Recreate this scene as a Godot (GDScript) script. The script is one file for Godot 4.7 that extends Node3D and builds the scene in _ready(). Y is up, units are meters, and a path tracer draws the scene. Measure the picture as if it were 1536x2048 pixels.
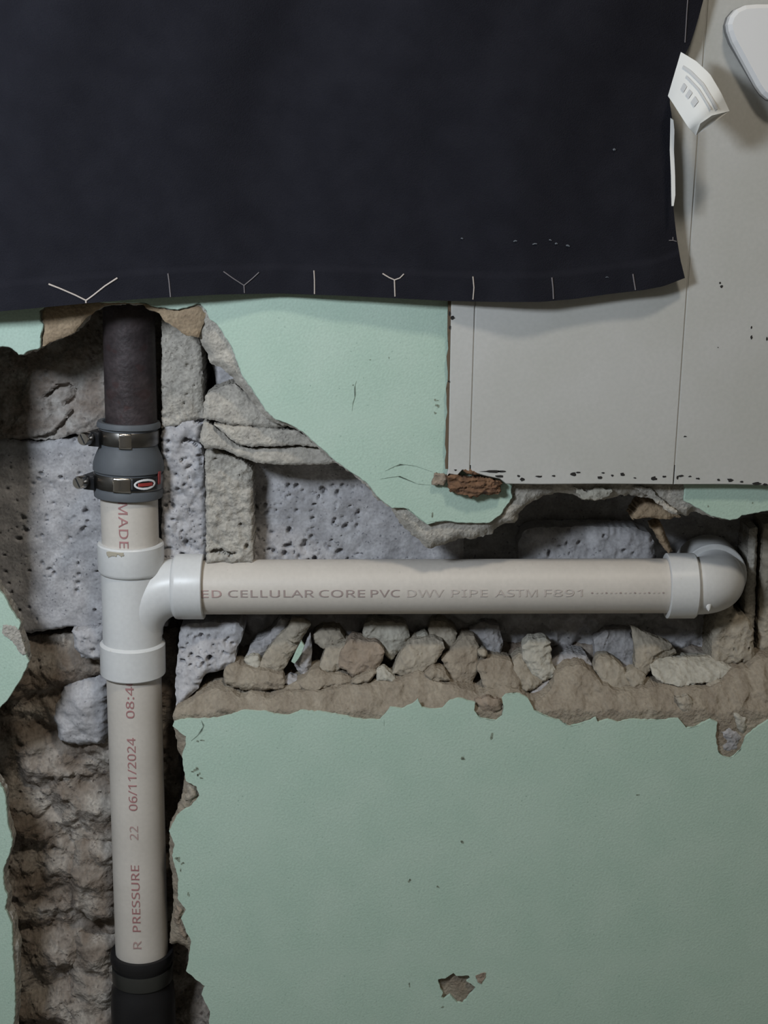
extends Node3D
# A wall broken open around a plastic drain pipe, with a dark cloth hanging above it. Metres, y up; the painted face of the wall lies in z = 0.

const F := 3000.0
const CAM := Vector3(0, 0.832, 1.222)
const PITCH := 14.0
var fwd: Vector3
var upv: Vector3
const WORK := Vector3(-0.52, 1.04, 0.78)
var WORK_DIR := (Vector3(-0.22, 0.38, 0.0) - WORK).normalized()
var M := {}
var used := {}
var rng := RandomNumberGenerator.new()
var noise := FastNoiseLite.new()
var noise2 := FastNoiseLite.new()

# ---------------------------------------------------------------- measuring
func P(px: float, py: float, z: float) -> Vector3:
	var d := fwd + Vector3.RIGHT * ((px - 768.0) / F) - upv * ((py - 1024.0) / F)
	return CAM + d * ((z - CAM.z) / d.z)

func px_size(py: float, z: float) -> float:
	return (P(768, py, z) - CAM).dot(fwd) / F

func zc(a: Array, ox: float, oy: float, s: float) -> Array:
	var out := []
	for p in a: out.append([ox + p[0] * s, oy + p[1] * s])
	return out

# ---------------------------------------------------------------- nodes
func numbered(called: String) -> String:
	if not used.has(called):
		used[called] = 0
		return called
	used[called] += 1
	return "%s_%03d" % [called, used[called]]

func tag(o: Node, label: String, category := "", group := "", kind := "") -> Node:
	o.set_meta("label", label)
	if category: o.set_meta("category", category)
	if group: o.set_meta("group", group)
	if kind: o.set_meta("kind", kind)
	return o

func thing(called: String, label: String, category: String, at: Vector3, group := "") -> Node3D:
	var o := Node3D.new()
	o.name = numbered(called)
	add_child(o)
	o.position = at
	tag(o, label, category, group)
	return o

func obj(called: String, mesh: Mesh, m: Material, parent: Node = null) -> MeshInstance3D:
	# the mesh is given in world coordinates; the node sits at the mesh's own base
	var o := MeshInstance3D.new()
	var ab := mesh.get_aabb()
	var c := ab.get_center()
	c.y = ab.position.y
	var st := SurfaceTool.new()
	st.begin(Mesh.PRIMITIVE_TRIANGLES)
	st.append_from(mesh, 0, Transform3D(Basis(), -c))
	o.mesh = st.commit()
	o.material_override = m
	o.cast_shadow = GeometryInstance3D.SHADOW_CASTING_SETTING_ON
	if parent == null:
		o.name = numbered(called)
		add_child(o)
		o.position = c
	else:
		o.name = called
		parent.add_child(o, true)
		o.global_position = c
	return o

# ---------------------------------------------------------------- materials
func bytes_of(sd: int, freq: float, size: int, oct := 3, type := FastNoiseLite.TYPE_SIMPLEX_SMOOTH) -> PackedByteArray:
	var n := FastNoiseLite.new()
	n.seed = sd
	n.noise_type = type
	n.frequency = freq
	n.fractal_octaves = oct
	var im := n.get_seamless_image(size, size, false, false, 0.15, true)
	im.convert(Image.FORMAT_L8)
	return im.get_data()

func mat(sd: int, a: Color, b: Color, o := {}) -> StandardMaterial3D:
	var size: int = o.get("size", 512)
	var n1 := bytes_of(sd, o.get("f1", 0.008), size, 4)
	var n2 := bytes_of(sd + 1, o.get("f2", 0.09), size, 3)
	var n3 := bytes_of(sd + 2, o.get("f3", 0.05), size, 2)
	var k2: float = o.get("grain", 0.12)
	var th: float = o.get("speck_at", 2.0)
	var sc: Color = o.get("speck", Color(0.2, 0.2, 0.2))
	var contrast: float = o.get("contrast", 1.6)
	var data := PackedByteArray()
	data.resize(size * size * 3)
	var hb := PackedByteArray()
	hb.resize(size * size)
	var pit: float = o.get("pit", 0.6)
	for i in size * size:
		var t: float = clampf((n1[i] / 255.0 - 0.5) * contrast + 0.5, 0, 1)
		var c := a.lerp(b, t)
		var g: float = 1.0 + (n2[i] / 255.0 - 0.5) * 2.0 * k2
		var s: float = n3[i] / 255.0
		var w: float = clampf((s - th) * 14.0, 0, 1)
		c = Color(c.r * g, c.g * g, c.b * g).lerp(sc, w)
		data[i * 3] = int(clampf(c.r, 0, 1) * 255)
		data[i * 3 + 1] = int(clampf(c.g, 0, 1) * 255)
		data[i * 3 + 2] = int(clampf(c.b, 0, 1) * 255)
		hb[i] = int(clampf(n2[i] / 255.0 * (1.0 - pit * w), 0, 1) * 255)
	var im := Image.create_from_data(size, size, false, Image.FORMAT_RGB8, data)
	var m := StandardMaterial3D.new()
	m.albedo_texture = ImageTexture.create_from_image(im)
	m.roughness = o.get("rough", 0.9)
	m.metallic = o.get("metal", 0.0)
	m.metallic_specular = o.get("spec", 0.4)
	m.uv1_triplanar = true
	m.uv1_world_triplanar = true
	var sx: float = o.get("scale", 5.0)
	m.uv1_scale = Vector3(sx, sx, sx)
	var bump: float = o.get("bump", 0.0)
	if bump > 0.0:
		var h := Image.create_from_data(size, size, false, Image.FORMAT_L8, hb)
		h.convert(Image.FORMAT_RGBA8)
		h.bump_map_to_normal_map(o.get("bump_px", 3.0))
		m.normal_enabled = true
		m.normal_texture = ImageTexture.create_from_image(h)
		m.normal_scale = bump
	return m

func plain(c: Color, rough := 0.6, metal := 0.0) -> StandardMaterial3D:
	var m := StandardMaterial3D.new()
	m.albedo_color = c
	m.roughness = rough
	m.metallic = metal
	return m

func make_materials():
	M.green = mat(10, Color(0.645, 0.732, 0.677), Color(0.668, 0.747, 0.695), {"grain": 0.05, "f1": 0.006, "f3": 0.16, "speck_at": 0.87, "speck": Color(0.47, 0.56, 0.51), "bump": 0.13, "rough": 0.6, "scale": 4.0, "f2": 0.2})
	M.panel = mat(20, Color(0.685, 0.683, 0.665), Color(0.705, 0.702, 0.69), {"grain": 0.02, "f1": 0.006, "bump": 0.04, "rough": 0.5, "scale": 3.0, "f2": 0.15})
	M.plaster = mat(30, Color(0.56, 0.545, 0.52), Color(0.66, 0.64, 0.605), {"grain": 0.16, "f1": 0.014, "bump": 1.0, "rough": 0.95, "scale": 6.0, "f3": 0.08, "speck_at": 0.82, "speck": Color(0.42, 0.40, 0.38)})
	M.tan = mat(35, Color(0.52, 0.45, 0.37), Color(0.60, 0.53, 0.44), {"grain": 0.14, "f1": 0.012, "bump": 0.9, "rough": 0.95, "scale": 6.0})
	M.concrete = mat(40, Color(0.575, 0.57, 0.58), Color(0.69, 0.685, 0.695), {"grain": 0.1, "f1": 0.012, "bump": 0.4, "rough": 0.95, "scale": 6.0, "f3": 0.06, "speck_at": 0.80, "speck": Color(0.40, 0.40, 0.42)})
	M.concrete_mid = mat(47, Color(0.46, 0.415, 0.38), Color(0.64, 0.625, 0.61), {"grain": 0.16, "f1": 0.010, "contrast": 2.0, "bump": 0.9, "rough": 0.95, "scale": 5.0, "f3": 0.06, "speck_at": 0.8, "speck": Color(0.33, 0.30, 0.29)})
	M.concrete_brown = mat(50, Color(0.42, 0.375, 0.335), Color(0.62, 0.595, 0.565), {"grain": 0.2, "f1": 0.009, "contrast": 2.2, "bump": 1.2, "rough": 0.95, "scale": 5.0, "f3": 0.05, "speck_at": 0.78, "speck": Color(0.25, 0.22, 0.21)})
	M.mortar = mat(55, Color(0.475, 0.435, 0.385), Color(0.575, 0.54, 0.485), {"grain": 0.12, "f1": 0.012, "bump": 0.9, "rough": 0.95, "scale": 6.0, "f3": 0.07, "speck_at": 0.84, "speck": Color(0.35, 0.30, 0.26)})
	M.stone_light = mat(60, Color(0.585, 0.57, 0.53), Color(0.665, 0.65, 0.61), {"grain": 0.13, "bump": 1.0, "rough": 0.95, "scale": 7.0, "size": 256, "f1": 0.02})
	M.stone_beige = mat(63, Color(0.515, 0.485, 0.435), Color(0.60, 0.57, 0.52), {"grain": 0.13, "bump": 1.0, "rough": 0.95, "scale": 7.0, "size": 256, "f1": 0.02})
	M.stone_brown = mat(66, Color(0.485, 0.435, 0.385), Color(0.565, 0.515, 0.46), {"grain": 0.13, "bump": 1.0, "rough": 0.95, "scale": 7.0, "size": 256, "f1": 0.02})
	M.stone_grey = mat(69, Color(0.535, 0.53, 0.535), Color(0.63, 0.62, 0.625), {"grain": 0.16, "bump": 1.0, "rough": 0.95, "scale": 7.0, "size": 256, "f1": 0.02})
	M.pvc = mat(70, Color(0.725, 0.70, 0.67), Color(0.755, 0.73, 0.70), {"grain": 0.025, "f1": 0.006, "rough": 0.46, "spec": 0.4, "scale": 4.0, "f3": 0.09, "speck_at": 0.9, "speck": Color(0.6, 0.57, 0.53)})
	M.fitting = mat(75, Color(0.755, 0.757, 0.76), Color(0.785, 0.785, 0.78), {"grain": 0.02, "f1": 0.006, "rough": 0.36, "spec": 0.45, "scale": 4.0, "f3": 0.09, "speck_at": 0.92, "speck": Color(0.62, 0.58, 0.52)})
	M.iron = mat(80, Color(0.17, 0.145, 0.15), Color(0.265, 0.235, 0.24), {"grain": 0.2, "f1": 0.015, "bump": 0.3, "rough": 0.6, "metal": 0.2, "scale": 5.0, "f3": 0.02, "speck_at": 0.74, "speck": Color(0.22, 0.155, 0.155)})
	M.rubber = mat(84, Color(0.30, 0.315, 0.335), Color(0.345, 0.355, 0.37), {"grain": 0.05, "rough": 0.6, "scale": 5.0, "size": 256})
	M.black_rubber = mat(87, Color(0.075, 0.072, 0.08), Color(0.11, 0.105, 0.11), {"grain": 0.08, "rough": 0.5, "scale": 5.0, "size": 256})
	M.cloth = mat(90, Color(0.122, 0.122, 0.143), Color(0.138, 0.138, 0.16), {"grain": 0.12, "f1": 0.01, "f2": 0.3, "rough": 1.0, "spec": 0.1, "bump": 0.4, "scale": 5.0})
	M.rot = mat(95, Color(0.33, 0.24, 0.185), Color(0.49, 0.375, 0.285), {"grain": 0.2, "f1": 0.03, "bump": 0.7, "rough": 0.95, "scale": 8.0, "size": 256, "f3": 0.05, "speck_at": 0.72, "speck": Color(0.17, 0.12, 0.10)})
	M.wood_edge = plain(Color(0.36, 0.30, 0.235), 0.9)
	M.steel = plain(Color(0.72, 0.70, 0.68), 0.22, 1.0)
	M.steel_dull = plain(Color(0.42, 0.41, 0.40), 0.35, 1.0)
	M.ink = plain(Color(0.60, 0.43, 0.43), 0.7)
	M.ink_soft = plain(Color(0.63, 0.535, 0.52), 0.7)
	M.ink_grey = plain(Color(0.57, 0.515, 0.50), 0.7)
	M.ink_faint = plain(Color(0.685, 0.65, 0.625), 0.7)
	M.thread = plain(Color(0.70, 0.66, 0.63), 0.8)
	M.thread_dim = plain(Color(0.42, 0.40, 0.41), 0.8)
	M.lint = plain(Color(0.36, 0.38, 0.41), 0.9)
	M.white_cloth = plain(Color(0.88, 0.88, 0.87), 0.9)
	M.white_cloth.backlight_enabled = true
	M.white_cloth.backlight = Color(0.25, 0.25, 0.25)
	M.print_grey = plain(Color(0.75, 0.755, 0.76), 0.9)
	M.white_plastic = plain(Color(0.86, 0.86, 0.865), 0.4)
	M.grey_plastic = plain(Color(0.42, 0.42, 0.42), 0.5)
	M.mould = plain(Color(0.13, 0.12, 0.115), 0.9)
	M.crack = plain(Color(0.47, 0.53, 0.48), 0.9)
	M.smudge = plain(Color(0.49, 0.53, 0.47), 0.9)
	M.stain = plain(Color(0.63, 0.60, 0.54), 0.9)
	M.black = plain(Color(0.05, 0.055, 0.07), 0.45)
	M.red = plain(Color(0.55, 0.19, 0.18), 0.5)
	M.sticker_white = plain(Color(0.80, 0.80, 0.81), 0.5)
	M.room = plain(Color(0.68, 0.68, 0.67), 0.8)
	M.floor = plain(Color(0.46, 0.45, 0.43), 0.7)

# ---------------------------------------------------------------- shapes
func jag(poly: Array, amp: float, step: float, sd: int) -> Array:
	# breaks the long edges of an outline (in photo pixels) into a ragged line
	var r := RandomNumberGenerator.new()
	r.seed = sd
	var out := []
	for i in poly.size():
		var a := Vector2(poly[i][0], poly[i][1])
		var q = poly[(i + 1) % poly.size()]
		var b := Vector2(q[0], q[1])
		out.append([a.x, a.y])
		var outside := false
		for v in [a, b]:
			if v.x < -120 or v.x > 1660 or v.y < -60 or v.y > 2120: outside = true
		if outside or (absf(a.x - 925.0) < 0.1 and absf(b.x - 925.0) < 0.1): continue
		var n := int(round(a.distance_to(b) / step))
		var nn := (b - a).normalized().orthogonal()
		for k in range(1, n):
			var p := a.lerp(b, float(k) / n) + nn * r.randf_range(-amp, amp)
			out.append([p.x, p.y])
	return out

func tri(st: SurfaceTool, a: Vector3, b: Vector3, c: Vector3):
	st.add_vertex(a); st.add_vertex(b); st.add_vertex(c)

func quad(st: SurfaceTool, a: Vector3, b: Vector3, c: Vector3, d: Vector3):
	tri(st, a, b, c); tri(st, a, c, d)

func flat_slab(polys: Array, z_front: float, z_back: float, chamfer := 0.0) -> ArrayMesh:
	# flat plates with the outlines POLYS (photo pixels, traced on the plane z_front)
	var st := SurfaceTool.new()
	st.begin(Mesh.PRIMITIVE_TRIANGLES)
	st.set_smooth_group(-1)
	for poly in polys:
		var w := PackedVector2Array()
		for p in poly:
			var v := P(p[0], p[1], z_front)
			w.append(Vector2(v.x, v.y))
		if Geometry2D.is_polygon_clockwise(w): w.reverse()
		var n := w.size()
		var t := Geometry2D.triangulate_polygon(w)
		if t.is_empty(): print("triangulation failed ", n)
		var inner := w
		if chamfer > 0.0:
			inner = PackedVector2Array()
			for i in n:
				var d1 := (w[i] - w[(i + n - 1) % n]).normalized()
				var d2 := (w[(i + 1) % n] - w[i]).normalized()
				var m := (Vector2(-d1.y, d1.x) + Vector2(-d2.y, d2.x)).normalized()
				inner.append(w[i] + m * chamfer)
		for i in range(0, t.size(), 3):
			var a := inner[t[i]]
			var b := inner[t[i + 1]]
			var c := inner[t[i + 2]]
			if (b - a).cross(c - a) > 0:
				var q := b; b = c; c = q
			tri(st, Vector3(a.x, a.y, z_front), Vector3(b.x, b.y, z_front), Vector3(c.x, c.y, z_front))
			tri(st, Vector3(a.x, a.y, z_back), Vector3(c.x, c.y, z_back), Vector3(b.x, b.y, z_back))
		for i in n:
			var j := (i + 1) % n
			var zc1 := z_front - chamfer
			if chamfer > 0.0:
				quad(st, Vector3(inner[i].x, inner[i].y, z_front), Vector3(inner[j].x, inner[j].y, z_front), Vector3(w[j].x, w[j].y, zc1), Vector3(w[i].x, w[i].y, zc1))
			quad(st, Vector3(w[i].x, w[i].y, zc1), Vector3(w[j].x, w[j].y, zc1), Vector3(w[j].x, w[j].y, z_back), Vector3(w[i].x, w[i].y, z_back))
	st.generate_normals()
	return st.commit()

func rough_slab(poly: Array, z_a: float, z_b: float, z_back: float, o := {}) -> ArrayMesh:
	# a broken piece: outline POLY in photo pixels; its front lies at depth z_a at its top and z_b at its bottom, roughened by noise; ragged sides run back to z_back
	var cell: float = o.get("cell", 0.0016)
	var amp: float = o.get("amp", 0.0012)
	var freq: float = o.get("freq", 60.0)
	var rnd: float = o.get("round", 0.003)
	var rlev: int = o.get("levels", 3)
	var dome: float = o.get("dome", 0.0)
	var facet: float = o.get("facet", 0.0)
	var stretch: float = o.get("stretch", 1.0)
	var sd: int = o.get("seed", 1)
	var side_j: float = o.get("side", 0.0015) * 0.55
	var r := RandomNumberGenerator.new()
	r.seed = sd * 7919 + 13
	var y0 := 1e9; var y1 := -1e9
	for p in poly: y0 = minf(y0, p[1]); y1 = maxf(y1, p[1])
	var w := PackedVector2Array()
	for p in poly:
		var z: float = minf(lerpf(z_a, z_b, (p[1] - y0) / (y1 - y0)), o.get("z_max", 1.0))
		var v := P(p[0], p[1], z)
		w.append(Vector2(v.x, v.y))
	var wt := P(768, y0, z_a).y
	var wb := P(768, y1, z_b).y
	var box := Rect2(w[0], Vector2.ZERO)
	for v in w: box = box.expand(v)
	var nx := int(ceil(box.size.x / cell)) + 1
	var ny := int(ceil(box.size.y / cell)) + 1
	var ox := box.position.x
	var oy := box.position.y
	var inside := PackedByteArray()
	inside.resize(nx * ny)
	for j in ny:
		for i in nx:
			if Geometry2D.is_point_in_polygon(Vector2(ox + (i + 0.5) * cell, oy + (j + 0.5) * cell), w): inside[j * nx + i] = 1
	var vx := nx + 1
	var vy := ny + 1
	var level := PackedInt32Array()
	level.resize(vx * vy)
	level.fill(-1)                     # -1 unused, 0 rim, then rings inwards
	for j in vy:
		for i in vx:
			var c := 0
			for dj in [-1, 0]:
				for di in [-1, 0]:
					var ii: int = i + di
					var jj: int = j + dj
					if ii >= 0 and jj >= 0 and ii < nx and jj < ny and inside[jj * nx + ii] == 1: c += 1
			if c == 4: level[j * vx + i] = 999
			elif c > 0: level[j * vx + i] = 0
	var top_level := 1
	for lv in range(1, 40):
		var changed := false
		for j in range(1, vy - 1):
			for i in range(1, vx - 1):
				var k := j * vx + i
				if level[k] == 999 and (level[k - 1] == lv - 1 or level[k + 1] == lv - 1 or level[k - vx] == lv - 1 or level[k + vx] == lv - 1):
					level[k] = lv
					changed = true
		if not changed: break
		top_level = lv
		if dome == 0.0 and lv >= rlev: break
	noise.seed = sd
	noise.frequency = freq
	noise.fractal_octaves = 4
	noise2.seed = sd + 5
	noise2.noise_type = FastNoiseLite.TYPE_CELLULAR
	noise2.cellular_return_type = FastNoiseLite.RETURN_CELL_VALUE
	noise2.frequency = o.get("facet_freq", 55.0)
	var pos := PackedVector3Array()
	pos.resize(vx * vy)
	for j in vy:
		for i in vx:
			var k := j * vx + i
			if level[k] < 0: continue
			var p := Vector2(ox + i * cell, oy + j * cell)
			if level[k] == 0:
				var best := 1e9
				var bp := p
				for e in w.size():
					var q := Geometry2D.get_closest_point_to_segment(p, w[e], w[(e + 1) % w.size()])
					var dd := q.distance_squared_to(p)
					if dd < best:
						best = dd
						bp = q
				p = bp
			var t := clampf((p.y - wt) / minf(wb - wt, -1e-6), 0, 1)
			var z := lerpf(z_a, z_b, t) + noise.get_noise_2d(p.x * stretch, p.y) * amp
			z = minf(z, o.get("z_max", 1.0))
			if facet > 0.0: z += noise2.get_noise_2d(p.x * stretch + noise.get_noise_2d(p.y, p.x) * 0.006, p.y) * facet
			var lv: int = mini(level[k], rlev) if level[k] != 999 else rlev
			var f := 1.0 - float(lv) / rlev
			z -= rnd * f * f
			if dome > 0.0:
				var lf := 1.0 - float(mini(level[k], top_level)) / top_level
				z -= dome * lf * lf
			pos[k] = Vector3(p.x, p.y, z)
	# pores: round pits pressed into the face
	for n in int(o.get("pores", 0)):
		var cx := r.randi_range(2, vx - 3)
		var cy := r.randi_range(2, vy - 3)
		if o.has("pore_area"):
			var pa = o.pore_area
			var a := P(r.randf_range(pa[0], pa[2]), r.randf_range(pa[1], pa[3]), z_a)
			cx = clampi(int((a.x - ox) / cell), 2, vx - 3)
			cy = clampi(int((a.y - oy) / cell), 2, vy - 3)
		var rad := r.randf_range(0.0009, 0.0021) * r.randf_range(0.7, float(o.get("pore_size", 1.4)))
		var dep := rad * r.randf_range(1.5, 3.0)
		var R := int(ceil(rad / cell)) + 1
		var st2 := r.randf_range(0.7, 1.4)
		for dj in range(-R, R + 1):
			for di in range(-R, R + 1):
				var ii := cx + di
				var jj := cy + dj
				if ii < 0 or jj < 0 or ii >= vx or jj >= vy: continue
				var k := jj * vx + ii
				if level[k] <= 0: continue
				var dd := Vector2(di * st2, dj / st2).length() * cell / rad
				if dd < 1.0: pos[k].z -= dep * (1.0 - dd * dd)
	for cr in o.get("cracks", []):
		for s in cr.size() - 1:
			var a3 := P(cr[s][0], cr[s][1], z_a)
			var b3 := P(cr[s + 1][0], cr[s + 1][1], z_a)
			var a2 := Vector2(a3.x, a3.y)
			var b2 := Vector2(b3.x, b3.y)
			var rc := Rect2(a2, Vector2.ZERO).expand(b2).grow(0.004)
			for j in range(maxi(0, int((rc.position.y - oy) / cell)), mini(vy, int((rc.end.y - oy) / cell) + 1)):
				for i in range(maxi(0, int((rc.position.x - ox) / cell)), mini(vx, int((rc.end.x - ox) / cell) + 1)):
					var k := j * vx + i
					if level[k] < 1: continue
					var g := Vector2(pos[k].x, pos[k].y)
					var dd := Geometry2D.get_closest_point_to_segment(g, a2, b2).distance_to(g) + noise.get_noise_2d(g.x * 3.0, g.y * 3.0) * 0.0015
					if dd < 0.0018: pos[k].z = minf(pos[k].z, lerpf(z_a, z_b, 0.5) - 0.009)
	for k in pos.size():
		if level[k] == 0 and side_j > 0.0: pos[k] += Vector3(r.randf_range(-1, 1), r.randf_range(-1, 1), r.randf_range(-1, 1)) * side_j * 0.35
	var st := SurfaceTool.new()
	st.begin(Mesh.PRIMITIVE_TRIANGLES)
	st.set_smooth_group(0)
	for j in ny:
		for i in nx:
			if inside[j * nx + i] == 0: continue
			var a := pos[j * vx + i]
			var b := pos[j * vx + i + 1]
			var c := pos[(j + 1) * vx + i + 1]
			var d := pos[(j + 1) * vx + i]
			if (i + j) % 2 == 0: quad(st, a, d, c, b)
			else:
				tri(st, a, d, b); tri(st, b, d, c)
	# ragged sides in three steps
	var rings := {}
	var steps := 3
	var sides := [[0, -1, 0, 0, 1, 0], [1, 0, 1, 0, 1, 1], [0, 1, 1, 1, 0, 1], [-1, 0, 0, 1, 0, 0]]
	var taper: float = o.get("taper", 0.0)
	var mid := box.get_center()
	st.set_smooth_group(1)
	for j in ny:
		for i in nx:
			if inside[j * nx + i] == 0: continue
			for s in sides:
				var ii: int = i + s[0]
				var jj: int = j + s[1]
				if ii >= 0 and jj >= 0 and ii < nx and jj < ny and inside[jj * nx + ii] == 1: continue
				var ks := [(j + s[3]) * vx + i + s[2], (j + s[5]) * vx + i + s[4]]
				for k in ks:
					if rings.has(k): continue
					var ring := [pos[k]]
					for q in range(1, steps + 1):
						var t := float(q) / steps
						var p: Vector3 = pos[k]
						p.z = lerpf(p.z, z_back, t)
						var tp := taper * t * t
						p.x = lerpf(p.x, mid.x, tp); p.y = lerpf(p.y, mid.y, tp)
						if q < steps: p += Vector3(r.randf_range(-1, 1), r.randf_range(-1, 1), 0) * side_j
						ring.append(p)
					rings[k] = ring
				for q in steps:
					quad(st, rings[ks[0]][q], rings[ks[1]][q], rings[ks[1]][q + 1], rings[ks[0]][q + 1])
	if taper > 0.0 or o.get("closed", false):
		st.set_smooth_group(2)
		for j in ny:
			for i in nx:
				if inside[j * nx + i] == 0: continue
				var qs := []
				for k in [j * vx + i, j * vx + i + 1, (j + 1) * vx + i + 1, (j + 1) * vx + i]:
					var p: Vector3 = pos[k]
					qs.append(Vector3(lerpf(p.x, mid.x, taper), lerpf(p.y, mid.y, taper), z_back))
				quad(st, qs[0], qs[1], qs[2], qs[3])
	st.generate_normals()
	return st.commit()

func basis_to(axis: Vector3) -> Basis:
	# z of the basis runs along the axis
	var zz := axis.normalized()
	var h := Vector3.UP if absf(zz.y) < 0.9 else Vector3.BACK
	var xx := h.cross(zz).normalized()
	return Basis(xx, zz.cross(xx), zz)

func ring_mesh(st: SurfaceTool, rings: Array, closed_ends := false):
	# rings: arrays of points of one length, joined in a row; a sharp turn between two strips starts a new smooth group
	var n: int = rings[0].size()
	var g := 0
	for k in rings.size() - 1:
		if k > 0:
			var d1: Vector3 = (rings[k][0] - rings[k - 1][0]).normalized()
			var d2: Vector3 = (rings[k + 1][0] - rings[k][0]).normalized()
			if d1.dot(d2) < 0.8: g += 1
		st.set_smooth_group(g)
		for i in n:
			var j := (i + 1) % n
			quad(st, rings[k][i], rings[k][j], rings[k + 1][j], rings[k + 1][i])
	if closed_ends:
		st.set_smooth_group(-1)
		for e in [0, rings.size() - 1]:
			var c := Vector3.ZERO
			for p in rings[e]: c += p
			c /= n
			for i in n:
				if e == 0: tri(st, rings[e][(i + 1) % n], rings[e][i], c)
				else: tri(st, rings[e][i], rings[e][(i + 1) % n], c)

func lathe(a: Vector3, b: Vector3, profile: Array, seg := 56) -> ArrayMesh:
	# profile: [radius, share of the way from a to b]
	var bs := basis_to(b - a)
	var rings := []
	for p in profile:
		var ring := []
		var c := a.lerp(b, p[1])
		for i in seg:
			var t := -TAU * i / seg
			ring.append(c + (bs.x * cos(t) + bs.y * sin(t)) * maxf(p[0], 1e-5))
		rings.append(ring)
	var st := SurfaceTool.new()
	st.begin(Mesh.PRIMITIVE_TRIANGLES)
	ring_mesh(st, rings)
	st.generate_normals()
	return st.commit()

func tube_into(st: SurfaceTool, path: Array, radii: Array, seg := 40, ends := true):
	var rings := []
	var prev := Vector3.ZERO
	for k in path.size():
		var d: Vector3
		if k == 0: d = path[1] - path[0]
		elif k == path.size() - 1: d = path[k] - path[k - 1]
		else: d = (path[k + 1] - path[k]).normalized() + (path[k] - path[k - 1]).normalized()
		d = d.normalized()
		var xx: Vector3
		if k == 0: xx = basis_to(d).x
		else: xx = (prev - d * prev.dot(d)).normalized()
		prev = xx
		var yy := d.cross(xx)
		var ring := []
		for i in seg:
			var t := -TAU * i / seg
			ring.append(path[k] + (xx * cos(t) + yy * sin(t)) * radii[k])
		rings.append(ring)
	ring_mesh(st, rings, ends)

func tube(path: Array, radii: Array, seg := 40, ends := true) -> ArrayMesh:
	var st := SurfaceTool.new()
	st.begin(Mesh.PRIMITIVE_TRIANGLES)
	tube_into(st, path, radii, seg, ends)
	st.generate_normals()
	return st.commit()

func box_mesh(a: Vector3, b: Vector3) -> ArrayMesh:
	var st := SurfaceTool.new()
	st.begin(Mesh.PRIMITIVE_TRIANGLES)
	var m := BoxMesh.new()
	m.size = (b - a).abs()
	st.append_from(m, 0, Transform3D(Basis(), (a + b) * 0.5))
	return st.commit()

func lettering(words: String, base: Vector3, along: Vector3, face: Vector3, radius: float, height: float, length: float) -> ArrayMesh:
	# letters bent onto a pipe of this radius: BASE is the axis point under the first letter, ALONG the reading direction on the axis, FACE the way the print looks
	var tm := TextMesh.new()
	var f := SystemFont.new()
	f.font_names = PackedStringArray(["Droid Sans"])
	tm.font = f
	tm.text = words
	tm.font_size = 64
	tm.pixel_size = 0.001
	tm.depth = 0.01
	tm.curve_step = 4.0
	var arr := tm.get_mesh_arrays()
	var vs: PackedVector3Array = arr[Mesh.ARRAY_VERTEX]
	var ab := AABB(vs[0], Vector3.ZERO)
	for v in vs: ab = ab.expand(v)
	var up := face.cross(along).normalized()
	var out := PackedVector3Array()
	for v in vs:
		var x := (v.x - ab.position.x) / ab.size.x * length
		var y := ((v.y - ab.position.y) / ab.size.y - 0.5) * height
		var ang := y / radius
		var rad := face * cos(ang) + up * sin(ang)
		out.append(base + along * x + rad * (radius + (0.00045 if v.z > 0 else -0.0003)))
	var idx = arr[Mesh.ARRAY_INDEX]
	var st := SurfaceTool.new()
	st.begin(Mesh.PRIMITIVE_TRIANGLES)
	st.set_smooth_group(-1)
	if idx != null and idx.size() > 0:
		for i in idx: st.add_vertex(out[i])
	else:
		for v in out: st.add_vertex(v)
	st.generate_normals()
	return st.commit()

func table(t: Array, x: float) -> float:
	if x <= t[0][0]: return t[0][1]
	for i in t.size() - 1:
		if x <= t[i + 1][0]:
			var s: float = (x - t[i][0]) / (t[i + 1][0] - t[i][0])
			s = s * s * (3.0 - 2.0 * s)
			return lerpf(t[i][1], t[i + 1][1], s)
	return t[-1][1]

# ================================================================ the scene
func _ready():
	var a := deg_to_rad(PITCH)
	fwd = Vector3(0, -sin(a), -cos(a))
	upv = Vector3(0, cos(a), -sin(a))
	setup_view()
	make_materials()
	build_room()
	build_wall()
	build_pipes()
	build_panel()
	build_cloth()
	build_rubble()

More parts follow.
